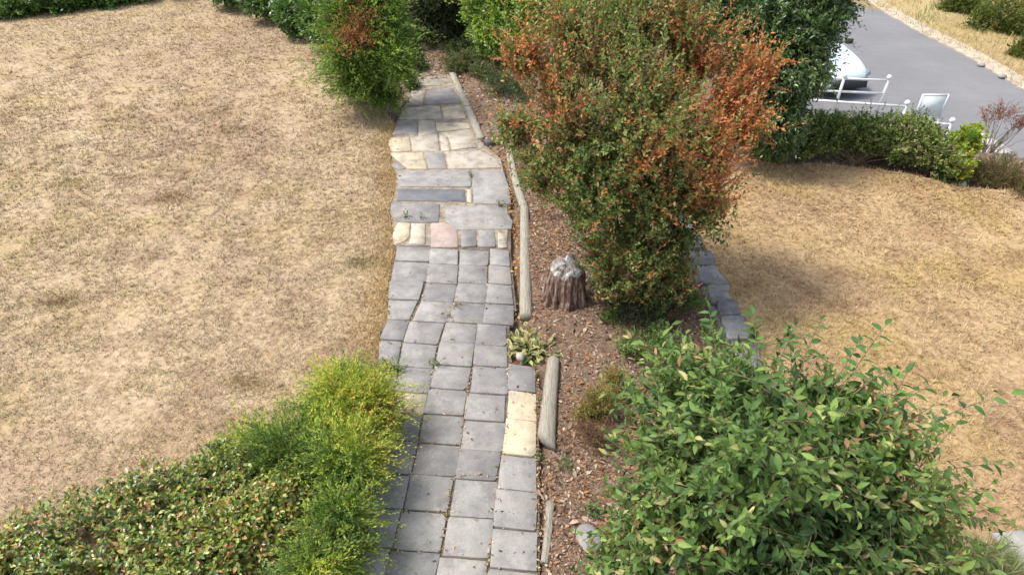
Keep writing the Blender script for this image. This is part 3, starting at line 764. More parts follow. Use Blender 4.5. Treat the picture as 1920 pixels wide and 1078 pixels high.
lobes = [lobez(330, 950, 0.25, 170, 85, 0.5), lobez(160, 1010, 0.25, 160, 75, 0.5), lobez(20, 1060, 0.25, 150, 65, 0.4), lobez(440, 890, 0.25, 110, 70, 0.4), lobez(430, 1010, 0.35, 140, 90, 0.4), lobez(250, 1080, 0.35, 230, 70, 0.5), lobez(-120, 1100, 0.3, 150, 70, 0.4), lobez(500, 960, 0.35, 80, 80, 0.3)]
pal = palette([(0.05, 0.09, 0.03, 2.5), (0.11, 0.175, 0.04, 4), (0.20, 0.28, 0.055, 4), (0.42, 0.42, 0.13, 2.0), (0.46, 0.31, 0.12, 1.8), (0.33, 0.14, 0.06, 1.2), (0.29, 0.31, 0.05, 3)], 91, 3.5, twigw=0.15, leafw=0.7)
plant('ground_cover_shrub', 'low mottled ground cover with green and cream leaves in the bottom left corner', 'shrub', at(300, 1030), lobes, 5600, 9, 0.16, 0.050, 0.027, pal, 92, mat=M_gloss,
      mode='full', up=0.6, droop=0.1, spread=1.1, inner=0.6, nst=30, stem_r=0.006, twig_r=0.0018, outline=0.10, jit=0.5, face_up=0.9)

# ------------------------------------------------------------------ shrubs and hedges along the far side
lobes = [lobe(688, 125, 12.2, 80, 60, 0.7), lobe(718, 172, 12.1, 50, 38, 0.45), lobe(660, 150, 12.8, 45, 28, 0.4), lobe(680, 60, 12.2, 75, 60, 0.7), lobe(700, -10, 12.6, 75, 50, 0.7), lobe(745, 110, 11.8, 35, 60, 0.5), lobe(645, 95, 12.0, 50, 50, 0.5), lobe(735, 40, 12.4, 50, 60, 0.6), lobe(640, 20, 12.6, 50, 50, 0.6)]
pal = palette([(0.06, 0.12, 0.02, 3), (0.11, 0.20, 0.03, 4), (0.19, 0.30, 0.045, 4), (0.29, 0.37, 0.07, 2)], 101, 1.5)
RCc = atd(655, 40, 11.7)[0]
def rusty(P, C, r, K):
    m = np.exp(-((P - RCc) ** 2).sum(1) / (2 * 0.42 ** 2)) + np.repeat(r.normal(0, 0.15, len(P) // K), K) > 0.5
    C = C.copy(); C[m] = np.array([0.27, 0.12, 0.05]) * r.uniform(0.6, 1.4, (m.sum(), 1)); return C
plant('feathery_shrub', 'arching green shrub with a russet patch at the far left edge of the path', 'shrub', at(715, 205), lobes, 4600, 16, 0.5, 0.085, 0.028, pal, 102, mat=M_needle,
      up=0.25, out=1.1, droop=0.4, spread=0.42, inner=0.5, nst=20, stem_r=0.012, twig_r=0.002, outline=0.14, stray=0.3, jit=0.3, colpos=rusty)
palL = palette(G_LAUREL, 111, 0.9)
lobes = [lobe(x, y, D, 60, 40, 0.9) for x, y, D in [(-60, 10, 19.6), (20, 5, 19.8), (100, -2, 20.2), (180, -12, 20.8), (240, -25, 21.4), (-60, -40, 20.4), (60, -50, 20.6), (170, -60, 21.4)]]
plant('hedge', 'dark green hedge at the top left corner behind the lawn', 'hedge', at(60, 20), lobes, 6500, 9, 0.4, 0.13, 0.06, palL, 112, mat=M_gloss, up=0.3, inner=0.6, nst=20, stem_r=0.02, twig_r=0, dz=-0.9, group=None, outline=0.12)
lobes = [lobe(x, y, D, rx, ry, 0.9) for x, y, D, rx, ry in [(430, -25, 20.5, 50, 30), (500, -8, 19.0, 50, 38), (555, 15, 17.6, 45, 40), (600, 30, 16.6, 40, 45), (520, -50, 19.6, 70, 35), (600, -40, 18, 60, 40), (330, -50, 22, 60, 30)]]
plant('hedge', 'glossy green laurel hedge at the top behind the lawn, left of the rusty shrub', 'hedge', at(520, 25), lobes, 6500, 9, 0.4, 0.13, 0.06, palette(G_LAUREL, 113, 1.0), 114, mat=M_gloss, up=0.3, inner=0.6, nst=20, stem_r=0.02, twig_r=0, dz=-0.9)
lobes = [lobe(805, 10, 17.0, 65, 60, 0.8), lobe(765, -20, 18, 65, 60, 0.8), lobe(850, -10, 17, 60, 65, 0.8), lobe(790, 55, 17.4, 34, 34, 0.5), lobe(860, 52, 17.2, 48, 42, 0.6), lobe(880, 88, 16.2, 34, 24, 0.4), lobe(770, 82, 16.4, 24, 26, 0.3)]
plant('dark_shrub', 'dark green shrub at the far end of the path', 'shrub', at(810, 85), lobes, 6500, 10, 0.4, 0.08, 0.035, palette([(0.02, 0.05, 0.015, 4), (0.035, 0.08, 0.022, 4), (0.07, 0.08, 0.03, 2), (0.09, 0.12, 0.04, 1)], 121, 1.0), 122,
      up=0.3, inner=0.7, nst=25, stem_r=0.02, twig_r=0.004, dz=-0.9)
lobes = [lobe(930, 20, 15.8, 75, 60, 0.8), lobe(985, 65, 15.0, 55, 50, 0.6), lobe(920, 60, 15.2, 45, 40, 0.5), lobe(1040, 0, 15.4, 80, 55, 0.8), lobe(900, -40, 16.2, 70, 50, 0.8), lobe(1130, -20, 15.2, 80, 50, 0.8), lobe(960, 95, 15.0, 32, 28, 0.4), lobe(1000, -50, 16.2, 90, 40, 0.8)]
plant('laurel_bush', 'bright lime green laurel bush behind the russet shrub', 'shrub', at(960, 125), lobes, 6500, 10, 0.35, 0.095, 0.042, palette(G_BRIGHT, 131, 1.2), 132, mat=M_gloss,
      mode='fold', up=0.5, inner=0.6, nst=20, stem_r=0.02, twig_r=0.003, dz=-0.8)
lobes = [lobe(1475, 90, 10.4, 95, 90, 1.0), lobe(1445, 200, 10.2, 78, 75, 0.8), lobe(1535, 10, 10.9, 72, 70, 0.9), lobe(1430, 20, 10.8, 90, 80, 0.9), lobe(1515, 120, 10.4, 46, 60, 0.6), lobe(1330, -10, 11.2, 80, 70, 0.8), lobe(1455, 240, 10.1, 58, 48, 0.6), lobe(1500, -60, 11, 110, 50, 0.9), lobe(1400, 130, 10.4, 60, 70, 0.8)]
plant('laurel_tree', 'big dark green laurel standing right of the russet shrub beside the road', 'tree', at(1480, 300), lobes, 13000, 11, 0.32, 0.085, 0.036, palette([(0.035, 0.07, 0.02, 3), (0.06, 0.115, 0.03, 5), (0.095, 0.165, 0.042, 3.5), (0.16, 0.22, 0.07, 1.4)], 141, 1.4), 142, mat=M_gloss,
      leafname='crown', stemname='trunk', barkm=M_bark, mode='fold', up=0.1, droop=0.4, inner=0.5, nst=40, stem_r=0.035, twig_r=0.003, dz=-1.0, outline=0.10, spread=1.0)
lobes = [lobe(940, 150, 13.4, 42, 30, 0.5), lobe(905, 105, 15.6, 40, 22, 0.5), lobe(975, 165, 12.9, 28, 22, 0.35)]
plant('low_juniper', 'small spreading dark green bush beside the far kerb of the path', 'shrub', at(940, 175), lobes, 900, 16, 0.24, 0.04, 0.015, palette([(0.03, 0.07, 0.02, 3), (0.05, 0.11, 0.03, 3), (0.10, 0.16, 0.05, 1.5), (0.2, 0.15, 0.08, 1)], 151, 1.4), 152, mat=M_needle,
      up=0.3, droop=0.3, inner=0.7, nst=12, stem_r=0.008, twig_r=0.002)
lobes = [lobe(870, 112, 15.0, 40, 20, 0.5), lobe(905, 130, 14.4, 28, 18, 0.4), lobe(850, 92, 16.3, 30, 18, 0.4)]
plant('far_shrub', 'loose olive shrub crowding the right side of the far end of the path', 'shrub', at(872, 128), lobes, 1300, 12, 0.3, 0.06, 0.025, palette([(0.06, 0.09, 0.03, 3), (0.11, 0.15, 0.05, 3), (0.19, 0.21, 0.09, 2), (0.2, 0.12, 0.07, 1)], 155, 1.4), 156, up=0.5, inner=0.7, nst=12, stem_r=0.008, twig_r=0.002)
lobes = [lobe(778, 118, 14.9, 24, 26, 0.4), lobe(770, 150, 13.7, 18, 22, 0.3)]
plant('far_shrub', 'dark shrub overhanging the left side of the far end of the path', 'shrub', at(772, 165), lobes, 900, 12, 0.3, 0.06, 0.024, palette([(0.04, 0.08, 0.025, 3), (0.07, 0.12, 0.035, 3), (0.13, 0.18, 0.05, 1.5)], 157, 1.4), 158, up=0.3, droop=0.3, inner=0.7, nst=12, stem_r=0.008, twig_r=0.002)
# clipped flowering hedge on the right
hl = [(1440, 262, 10.4, 50, 42), (1500, 262, 10.5, 50, 42), (1560, 252, 10.5, 52, 45), (1620, 255, 10.4, 52, 45), (1680, 262, 10.2, 52, 45), (1735, 275, 10.0, 45, 45), (1770, 290, 9.8, 34, 38), (1650, 240, 10.6, 60, 28), (1560, 235, 10.7, 60, 28), (1715, 250, 10.3, 50, 28)]
lobes = [lobe(x, y, D, rx, ry, 0.5) for x, y, D, rx, ry in hl]
plant('hedge', 'low mixed hedge with pale buds between the right lawn and the road', 'hedge', at(1600, 305), lobes, 6000, 12, 0.2, 0.055, 0.03, palette([(0.05, 0.08, 0.022, 2.5), (0.10, 0.15, 0.035, 4), (0.18, 0.24, 0.06, 4), (0.31, 0.37, 0.10, 3), (0.32, 0.25, 0.15, 1.6), (0.55, 0.47, 0.38, 0.6)], 161, 1.6), 162,
      mode='fold', up=0.6, inner=0.6, nst=40, stem_r=0.008, twig_r=0.002, dz=-0.9)
lobes = [lobe(1812, 262, 9.9, 26, 30, 0.3), lobe(1790, 300, 9.7, 24, 28, 0.3), lobe(1830, 240, 10.2, 14, 12, 0.15)]
plant('golden_bush', 'small yellow green bush at the right end of the low hedge', 'shrub', at(1795, 335), lobes, 550, 10, 0.18, 0.065, 0.04, palette([(0.14, 0.22, 0.03, 2), (0.27, 0.36, 0.04, 4), (0.42, 0.42, 0.05, 3), (0.45, 0.27, 0.06, 1)], 171, 2), 172,
      mode='fold', up=0.5, inner=0.6, nst=14, stem_r=0.006, twig_r=0.002)
lobes = [lobe(1880, 320, 9.6, 45, 30, 0.45), lobe(1930, 350, 9.2, 50, 35, 0.45), lobe(1850, 335, 9.6, 30, 22, 0.3)]
plant('dry_bush', 'brownish olive wispy bush at the right edge beyond the lawn', 'shrub', at(1885, 350), lobes, 1200, 14, 0.28, 0.05, 0.014, palette([(0.12, 0.12, 0.05, 3), (0.2, 0.19, 0.08, 4), (0.25, 0.16, 0.09, 3), (0.15, 0.07, 0.04, 1)], 181, 2), 182, mat=M_needle,
      up=0.9, inner=0.7, nst=20, stem_r=0.006, twig_r=0.002, spread=0.5)
lobes = [lobe(1790, 325, 9.6, 26, 14, 0.25), lobe(1770, 335, 9.6, 18, 10, 0.2)]
plant('low_plant', 'dark trailing plant at the foot of the yellow green bush', 'plant', at(1785, 342), lobes, 260, 8, 0.12, 0.045, 0.02, palette(G_DARK, 191), 192, up=0.2, nst=4, stem_r=0.004, twig_r=0.0015)
# small airy red tree
lobes = [lobe(1885, 205, 11.6, 48, 24, 0.4), lobe(1850, 215, 11.6, 25, 18, 0.3), lobe(1920, 225, 11.5, 40, 28, 0.4)]
plant('red_tree', 'small thin stemmed tree with sparse pinkish red leaves in front of the road', 'tree', (*at(1843, 300, -0.4)[:2], float(ground_z(*at(1843, 300, -0.4)[:2]))), lobes, 230, 12, 0.28, 0.032, 0.018, palette([(0.28, 0.10, 0.08, 3), (0.36, 0.17, 0.12, 3), (0.2, 0.08, 0.06, 2)], 195), 196,
      leafname='crown', stemname='trunk', barkm=M_bark, mode='quad', up=0.6, inner=0.8, nst=26, stem_r=0.011, twig_r=0.0025)
# far bushes across the road
far = [(1870, 30, 27.5, 50, 35, 'rounded olive green bush on the far verge at the top right edge'), (1800, 5, 30.0, 34, 18, 'smaller olive bush on the far verge, left of the rounded one'), (1925, 90, 22.5, 26, 22, 'dry bush on the far verge low at the right edge')]
for k, (x, y, D, rx, ry, lb) in enumerate(far):
    b = at(x, y + ry * 0.8, -1.5)
    for _ in range(12): b = at(x, y + ry * 0.8, float(ground_z(b[0], b[1])))
    sx = FPX / (b[1] * CT + (CAM_H - b[2]) * ST); rm, hm = rx / sx, ry / sx / 0.8
    lobes = [(b + [ox * rm, oy, oz * hm], np.array([rm * q1, rm * q1, hm * q1])) for ox, oy, oz, q1 in ((0, 0, .8, 1), (.7, -.2, .5, .6), (-.7, .1, .5, .6), (.2, -.4, .4, .7))]
    plant('verge_bush', lb, 'bush', b, lobes, 900, 9, 0.5, 0.13, 0.05, palette([(0.06, 0.09, 0.02, 3), (0.12, 0.15, 0.03, 4), (0.19, 0.21, 0.05, 3), (0.25, 0.18, 0.06, 1)], 201 + k, 1.2), 210 + k, up=0.6, inner=0.6, nst=15, stem_r=0.02, twig_r=0, group='bushes on the far verge')

# ------------------------------------------------------------------ smaller plants
def rosette(name, label, cat, px, py, n, L, Wd, pal, edge, spread_m, seed, z=None, group=None, mat=None):
    r = np.random.default_rng(seed); b = at(px, py); b[2] = float(ground_z(b[0], b[1])) if z is None else z
    root = thing(name, label, cat, b, group)
    lv = []
    c = b + np.column_stack([r.normal(0, spread_m, (n, 2)), r.uniform(0.0, 0.10, n)])
    az = r.uniform(0, 6.28, n); el = r.uniform(0.15, 1.1, n)
    D = np.stack([np.cos(az) * np.cos(el), np.sin(az) * np.cos(el), np.sin(el)], -1)
    D = unit(D + (c - b) * (1, 1, 0) * 3)
    Nn = unit(np.array([0, 0, 1.]) + r.normal(0, 0.35, (n, 3)))
    pc = np.array([p[:3] for p in pal]); pw = np.array([p[3] for p in pal]); pw = pw / pw.sum()
    C = pc[r.choice(len(pc), n, p=pw)] * r.uniform(0.8, 1.2, (n, 1))
    E = None
    if edge is not None:
        E = np.array(edge) * r.uniform(0.7, 1.1, (n, 1)); m = r.random(n) < 0.25; E[m] = C[m]
    V, F, Cv = leaf_geo(c, D, Nn, L * r.uniform(0.6, 1.2, n), Wd * r.uniform(0.7, 1.2, n), C, 'full', E, curl=0.35)
    link('leaves', mesh_np('leaves', V, F, Cv), mat or M_leaf, root)
    V, F = tubes(np.stack([np.repeat((b - (0, 0, 0.03))[None], n, 0), (b + c) / 2, c], 1), np.full((n, 3), 0.002), 3)
    link('stem', mesh_np('stem', V, F), M_twig, root)
    return root
rosette('variegated_plant', 'clump of cream edged green leaves between two edging logs', 'plant', 997, 648, 150, 0.11, 0.052,
        [(0.10, 0.19, 0.05, 3), (0.05, 0.11, 0.03, 2), (0.42, 0.38, 0.17, 2), (0.35, 0.12, 0.06, 0.4)], (0.55, 0.50, 0.25), 0.13, 301)
lobes = [lobez(1128, 745, 0.2, 46, 42, 0.2), lobez(1155, 705, 0.25, 38, 40, 0.2), lobez(1095, 765, 0.12, 25, 20, 0.15)]
plant('wispy_plant', 'wispy yellowing plant between the near log and the broad leaved shrub', 'plant', at(1135, 790), lobes, 1100, 18, 0.22, 0.026, 0.009, palette([(0.18, 0.22, 0.05, 3), (0.33, 0.28, 0.09, 4), (0.30, 0.17, 0.07, 3), (0.4, 0.34, 0.12, 2)], 311), 312, mat=M_dry,
      up=0.9, inner=0.9, nst=30, stem_r=0.003, twig_r=0.0015, spread=0.5)
lobes = [lobez(1128, 815, 0.12, 45, 30, 0.2), lobez(1100, 800, 0.1, 25, 18, 0.15)]
plant('withered_plant', 'withered reddish brown stems below the yellowing plant', 'plant', at(1120, 835), lobes, 420, 10, 0.2, 0.022, 0.007, palette([(0.20, 0.10, 0.05, 3), (0.28, 0.17, 0.09, 3), (0.13, 0.06, 0.035, 2)], 313), 314, mat=M_dry,
      up=0.6, inner=0.9, nst=40, stem_r=0.002, twig_r=0.0016, spread=0.4)
lobes = [lobe(1185, 640, 5.4, 40, 30, 0.25), lobe(1240, 625, 5.5, 40, 25, 0.25), lobe(1305, 560, 6.0, 22, 34, 0.15), lobe(1330, 610, 5.6, 26, 20, 0.15)]
plant('trailing_plant', 'light green leafy plant trailing along the foot of the slate edging', 'plant', at(1250, 640, -0.1), lobes, 320, 12, 0.2, 0.042, 0.02, palette([(0.08, 0.16, 0.04, 3), (0.16, 0.26, 0.07, 4), (0.3, 0.3, 0.12, 1.5)], 315), 316,
      mode='fold', up=0.6, inner=0.8, nst=10, stem_r=0.004, twig_r=0.0018)
lobes = [lobe(1142, 592, 6.0, 20, 14, 0.12)]
plant('seedling', 'small green seedling on the bed in front of the stump', 'plant', at(1142, 602), lobes, 60, 8, 0.1, 0.04, 0.022, palette(G_LAUREL, 317), 318, up=0.8, inner=0.9, nst=4, stem_r=0.003)
lobes = [lobe(1414, 625, 5.5, 12, 30, 0.08)]
plant('sapling', 'single upright green shoot beside the near end of the slate edging', 'plant', at(1414, 665), lobes, 40, 8, 0.12, 0.045, 0.022, palette(G_LAUREL, 319), 320, up=1.2, inner=0.9, nst=3, stem_r=0.004)
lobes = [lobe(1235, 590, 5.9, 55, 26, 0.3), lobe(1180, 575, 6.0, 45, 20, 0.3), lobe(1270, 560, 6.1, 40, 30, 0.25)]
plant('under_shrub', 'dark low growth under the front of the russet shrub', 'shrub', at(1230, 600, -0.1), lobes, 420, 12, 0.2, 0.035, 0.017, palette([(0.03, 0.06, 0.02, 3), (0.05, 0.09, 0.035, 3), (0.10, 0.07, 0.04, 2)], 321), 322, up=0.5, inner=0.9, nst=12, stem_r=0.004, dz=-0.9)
lobes = [lobe(985, 330, 8.35, 16, 30, 0.15), lobe(975, 290, 8.9, 20, 14, 0.15)]
plant('pale_seedling', 'pale green sprouting plant behind the upper edging log', 'plant', at(982, 345), lobes, 110, 8, 0.12, 0.04, 0.018, palette([(0.16, 0.25, 0.07, 3), (0.3, 0.34, 0.12, 2)], 323), 324, up=0.6, inner=0.9, nst=5, stem_r=0.003)
# pale feathery grass plant in the bottom right corner
lobes = [lobez(1850, 1030, 0.2, 60, 35, 0.2), lobez(1890, 1075, 0.2, 55, 35, 0.2)]
plant('ornamental_grass', 'pale green ornamental grass in the bottom right corner', 'plant', at(1850, 1078) * (0.95, 0.93, 1), lobes, 260, 10, 0.3, 0.16, 0.006, palette([(0.2, 0.26, 0.1, 3), (0.33, 0.36, 0.18, 3), (0.4, 0.38, 0.22, 2)], 331), 332, mat=M_dry,
      up=1.2, inner=0.9, nst=12, stem_r=0.003, spread=0.35, droop=0.4)
# weeds in the joints
weeds = [(762, 412, 'low green weed in the joint above the cream slab', 26, 0.04), (790, 414, 'tiny weed right of the low green weed', 14, 0.035), (940, 392, 'dark weed at the right end of the curved grey slab', 26, 0.04),
         (855, 578, 'straw coloured weed in the middle joint', 22, 0.035), (843, 600, 'pale weed just below the straw coloured one', 14, 0.03), (745, 702, 'weed where the left border slabs end', 34, 0.05),
         (818, 690, 'green weed in the joint level with the variegated plant', 24, 0.04), (1012, 752, 'grey green weed against the near log', 34, 0.045), (1008, 862, 'leafy weed at the lower tip of the near log', 30, 0.045),
         (885, 335, 'small olive weed on the long grey slab', 14, 0.03), (1062, 872, 'green weed on bare soil below the near log', 24, 0.045), (1110, 955, 'soft grey green weed left of the broad leaved shrub', 40, 0.05), (725, 690, 'reddish weed at the lawn edge above the feathery shrub', 24, 0.045)]
for k, (x, y, lb, n, L) in enumerate(weeds):
    wp = [(0.09, 0.16, 0.05, 3), (0.16, 0.22, 0.08, 2)]
    if 'straw' in lb or 'pale' in lb: wp = [(0.45, 0.3, 0.12, 3), (0.28, 0.26, 0.10, 2)]
    if 'reddish' in lb: wp = [(0.26, 0.12, 0.07, 3), (0.15, 0.16, 0.07, 1)]
    if 'dark' in lb: wp = [(0.04, 0.07, 0.03, 3)]
    rosette('weed', lb, 'weed', x, y, n, L, L * 0.4, wp, None, 0.035, 400 + k, z=0.03 if x < 1005 else None, group='weeds growing around the paving')

tufts = [(395, 212, 'brown tuft of rank grass in the upper middle of the big lawn', 0.3, (0.24, 0.15, 0.06)), (430, 245, 'olive brown grass tuft just below the brown one on the big lawn', 0.25, (0.20, 0.16, 0.07)),
         (325, 372, 'dark tuft in the middle of the big lawn', 0.2, (0.22, 0.15, 0.08)), (118, 566, 'small dark tuft at the left side of the big lawn', 0.14, (0.14, 0.11, 0.06)),
         (678, 492, 'green tinged tuft near the path edge on the big lawn', 0.16, (0.17, 0.18, 0.07)), (470, 720, 'olive tuft on the big lawn above the feathery shrub', 0.16, (0.21, 0.17, 0.08)), (130, 345, 'olive patch tuft near the left border of the big lawn', 0.22, (0.24, 0.20, 0.08))]
for k, (x, y, lb, rd, c_) in enumerate(tufts):
    r = np.random.default_rng(600 + k); b = at(x, y, 0.01); n = int(1500 * rd / 0.2)
    q = b + np.column_stack([r.normal(0, rd * 0.9, n), r.normal(0, rd * 0.6, n), np.zeros(n)])
    az = r.uniform(0, 6.28, n); el = r.uniform(0.2, 1.2, n); l = r.uniform(0.03, 0.07, n)
    d = np.stack([np.cos(az) * np.cos(el), np.sin(az) * np.cos(el), np.sin(el)], -1); s_ = np.stack([-np.sin(az), np.cos(az), 0 * az], -1) * 0.004
    V = np.stack([q - s_, q + s_, q + d * l[:, None]], 1).reshape(-1, 3)
    C = np.repeat(np.array(c_) * (1.3, 1.15, 1.1) * r.uniform(0.6, 1.6, (n, 1)), 3, 0)
    tag(link('grass_tuft', mesh_np('grass_tuft', V, np.arange(3 * n).reshape(-1, 3), C), M_dry), lb, 'grass tuft', 'darker tufts in the big lawn')

# ------------------------------------------------------------------ logs, kerb and stump
def log(name, label, a, b, r0, r1, group, seed, sink=0.35, chamfer=0.0, zoff=0.03, mat=None):
    r = np.random.default_rng(seed)
    a = np.array(at(*a)); b = np.array(at(*b)); ln = np.linalg.norm(b - a); n = max(10, int(ln / 0.05)); sides = 22
    d = unit(b - a); s = np.cross(d, [0, 0, 1.]); s = unit(s); u = np.array([0, 0, 1.])
    t = np.linspace(0, 1, n); ang = np.arange(sides) / sides * 2 * np.pi
    nz = Noise(5, seed)
    bend = r.normal(0, 0.012)
    V = []
    for k, tt in enumerate(t):
        rad = r0 + (r1 - r0) * tt
        c = a + (b - a) * tt + s * bend * math.sin(math.pi * tt) + u * zoff
        for q in ang:
            rr = rad * (1 + 0.05 * nz(np.array([math.cos(q) * 1.2, math.sin(q) * 1.2, tt * ln * 0.25])) + 0.02 * math.sin(q * 9 + seed))
            p = c + s * math.cos(q) * rr + u * math.sin(q) * rr * 0.9
            if chamfer and tt > 0.7:  # sawn at an angle
                p = p - d * chamfer * (0.5 + 0.5 * math.cos(q) * 1) * (tt - 0.7) / 0.3
            V.append(p)
    V = np.array(V); i0 = len(V)
    V = np.concatenate([V, [V[:sides].mean(0), V[-sides:].mean(0)]])
    k, q = np.meshgrid(np.arange(n - 1), np.arange(sides), indexing='ij'); q2 = (q + 1) % sides
    F = np.stack([k * sides + q, k * sides + q2, (k + 1) * sides + q2, (k + 1) * sides + q], -1).reshape(-1, 4)
    q = np.arange(sides); q2 = (q + 1) % sides
    F2 = np.concatenate([np.stack([0 * q + i0, q2, q], -1), np.stack([0 * q + i0 + 1, (n - 1) * sides + q, (n - 1) * sides + q2], -1)])
    root = link(name, mesh_np(name, V, [F, F2], smooth=True), mat or M_timber)
    return tag(root, label, 'log', group)
GE = 'logs edging the path'
log('edging_log', 'thick near edging log with an angled sawn end below the variegated plant', (1038, 678), (1023, 848), 0.065, 0.095, GE, 1, chamfer=0.16)
log('edging_log', 'long straight edging log left of the tree stump', (983, 392), (986, 600), 0.062, 0.075, GE, 2)
log('edging_log', 'short slanting edging log above the long straight one', (955, 288), (982, 392), 0.058, 0.065, GE, 3)
log('stick', 'thin branch lying beside the short slanting log', (978, 318), (992, 352), 0.022, 0.018, None, 4)
log('edging_log', 'half buried worn edging log at the bottom below the near log', (1031, 945), (1020, 1060), 0.035, 0.03, GE, 5, zoff=0.03)
def kerb(name, label, a, b, wd, h, mat, z=0.0, base=-0.1, group=None):
    a = at(*a, z)[:2]; b = at(*b, z)[:2]; d = (b - a) / np.linalg.norm(b - a); s = np.array([-d[1], d[0]]) * wd / 2
    V, F = prism([a - s, b - s, b + s, a + s], z + base, z + h, 0.012, (0, 0), 0.004, prr)
    return tag(link(name, mesh_np(name, V, F), mat), label, 'kerb', group)
kerb('kerb_stone', 'pale weathered kerb piece at the far right edge of the path', (848, 142), (876, 205), 0.13, 0.08, M_timber, group='kerb pieces at the far path edge')
kerb('kerb_stone', 'pale weathered kerb piece running down to the dark block', (877, 207), (902, 266), 0.13, 0.085, M_timber, group='kerb pieces at the far path edge')
def block(name, label, cat, px, py, sx, sy, sz, rot, mat, z=None):
    b = at(px, py); z = float(ground_z(b[0], b[1])) if z is None else z
    c, s = math.cos(rot), math.sin(rot)
    P = [(b[0] + x * c - y * s, b[1] + x * s + y * c) for x, y in ((-sx, -sy), (sx, -sy), (sx, sy), (-sx, sy))]
    V, F = prism(P, z - 0.03, z + sz, 0.012, (0.03, 0.02), 0.006, prr)
    return tag(link(name, mesh_np(name, V, F), mat), label, cat)
block('dark_brick', 'dark brick lying between the kerb and the upper edging log', 'brick', 921, 274, 0.13, 0.06, 0.09, 0.0, M_brick, z=0.02)
def rock(name, label, px, py, r3, mat, seed, z=0.03):
    r = np.random.default_rng(seed); b = at(px, py); nz = Noise(1.6, seed)
    th, ph = np.meshgrid(np.linspace(0, math.pi, 14), np.arange(20) / 20 * 2 * math.pi, indexing='ij')
    d = np.stack([np.sin(th) * np.cos(ph), np.sin(th) * np.sin(ph), np.cos(th)], -1)
    V = d * np.array(r3) * (1 + 0.12 * nz(d.reshape(-1, 3)).reshape(th.shape))[..., None]
    V = V.reshape(-1, 3) + [b[0], b[1], z]
    k, q = np.meshgrid(np.arange(13), np.arange(20), indexing='ij'); q2 = (q + 1) % 20
    F = np.stack([k * 20 + q, (k + 1) * 20 + q, (k + 1) * 20 + q2, k * 20 + q2], -1).reshape(-1, 4)
    return tag(link(name, mesh_np(name, V, F, smooth=False), mat), label, 'stone')
rock('stone', 'small pale stone under the variegated plant', 975, 678, (0.05, 0.06, 0.045), M_palerock, 3, 0.07)
rock('stone', 'flat grey stone half hidden by the broad leaved shrub at the bottom', 1106, 1008, (0.11, 0.13, 0.05), M_rock, 5, 0.0)
rock('stone', 'small pale stone under the yellow green bush', 1802, 345, (0.07, 0.06, 0.05), M_palerock, 8, 0.0)

def stump():
    b = at(1056, 565, 0.0); b[2] = float(ground_z(b[0], b[1])) - 0.05; r = np.random.default_rng(9)
    m, t, bs = nodes('stump_wood')
    n = noise(t, 7, 8, 0.75, vec=(5, 5, 0.8)); k = noise(t, 14, 5, 0.7)
    c = ramp(t, n, [(0.36, (0.05, 0.024, 0.018)), (0.47, (0.16, 0.085, 0.06)), (0.56, (0.36, 0.26, 0.20)), (0.70, (0.58, 0.51, 0.44))])
    t.links.new(c, bs.inputs['Base Color']); bs.inputs['Roughness'].default_value = 0.9; bump(t, bs, n, 1.0, 0.04)
    m2, t, bs = nodes('bleached_wood')
    n = noise(t, 12, 6, 0.7)
    c = ramp(t, n, [(0.34, (0.10, 0.08, 0.07)), (0.46, (0.30, 0.27, 0.24)), (0.53, (0.46, 0.43, 0.40)), (0.64, (0.72, 0.71, 0.69))])
    t.links.new(c, bs.inputs['Base Color']); bs.inputs['Roughness'].default_value = 0.9; bump(t, bs, n, 1.0, 0.03)
    root = thing('tree_stump', 'split weathered tree stump with a bleached white top beside the russet shrub', 'stump', b)
    S, H = 120, 26; ang = np.arange(S) / S * 2 * np.pi; nz = Noise(2.5, 13)
    rid = 0.6 * np.abs(np.sin(ang * 3.5 + 0.5)) + 0.4 * np.abs(np.sin(ang * 6.5 + 2)) + 0.3 * np.sin(ang * 17) - 0.6
    htop = 0.50 + 0.06 * np.sin(ang) + 0.03 * nz(np.stack([np.cos(ang), np.sin(ang), 0 * ang], -1) * 1.3) + r.normal(0, 0.008, S)
    V = []
    for j in range(H):
        tt = j / (H - 1)
        rad = 0.27 * (1 - tt) + 0.20 * tt
        rr = rad * (1 + 0.28 * rid * (1.1 - 1.0 * tt ** 1.5) + 0.03 * nz(np.stack([np.cos(ang) * 2, np.sin(ang) * 2, np.full(S, tt * 2)], -1)))
        lean = np.array([0.03, 0.03]) * tt
        V.append(np.stack([rr * np.cos(ang) + lean[0], rr * np.sin(ang) * 0.85 + lean[1], htop * tt], -1))
    V = np.array(V).reshape(-1, 3)
    k, q = np.meshgrid(np.arange(H - 1), np.arange(S), indexing='ij'); q2 = (q + 1) % S
    F = np.stack([k * S + q, k * S + q2, (k + 1) * S + q2, (k + 1) * S + q], -1).reshape(-1, 4)
    link('trunk', mesh_np('trunk', V + b, F, smooth=False), m, root)
    # broken top
    top = V[-S:]; rings = [top]
    cc = top.mean(0)
    for s_, dz in ((0.96, 0.02), (0.85, 0.042), (0.68, 0.05), (0.5, 0.062), (0.35, 0.055), (0.12, 0.062)):
        q_ = cc + (top - cc) * [s_, s_, 1]; q_[:, 2] = cc[2] * (1 - s_) + top[:, 2] * s_ + dz + r.normal(0, 0.007, S); rings.append(q_)
    V2 = np.concatenate(rings); k, q = np.meshgrid(np.arange(6), np.arange(S), indexing='ij'); q2 = (q + 1) % S
    F2 = np.stack([k * S + q, k * S + q2, (k + 1) * S + q2, (k + 1) * S + q], -1).reshape(-1, 4)
    F3 = (6 * S + np.arange(S))[None]
    link('broken_top', mesh_np('broken_top', V2 + b, [F2, F3], smooth=False), m2, root)
stump()
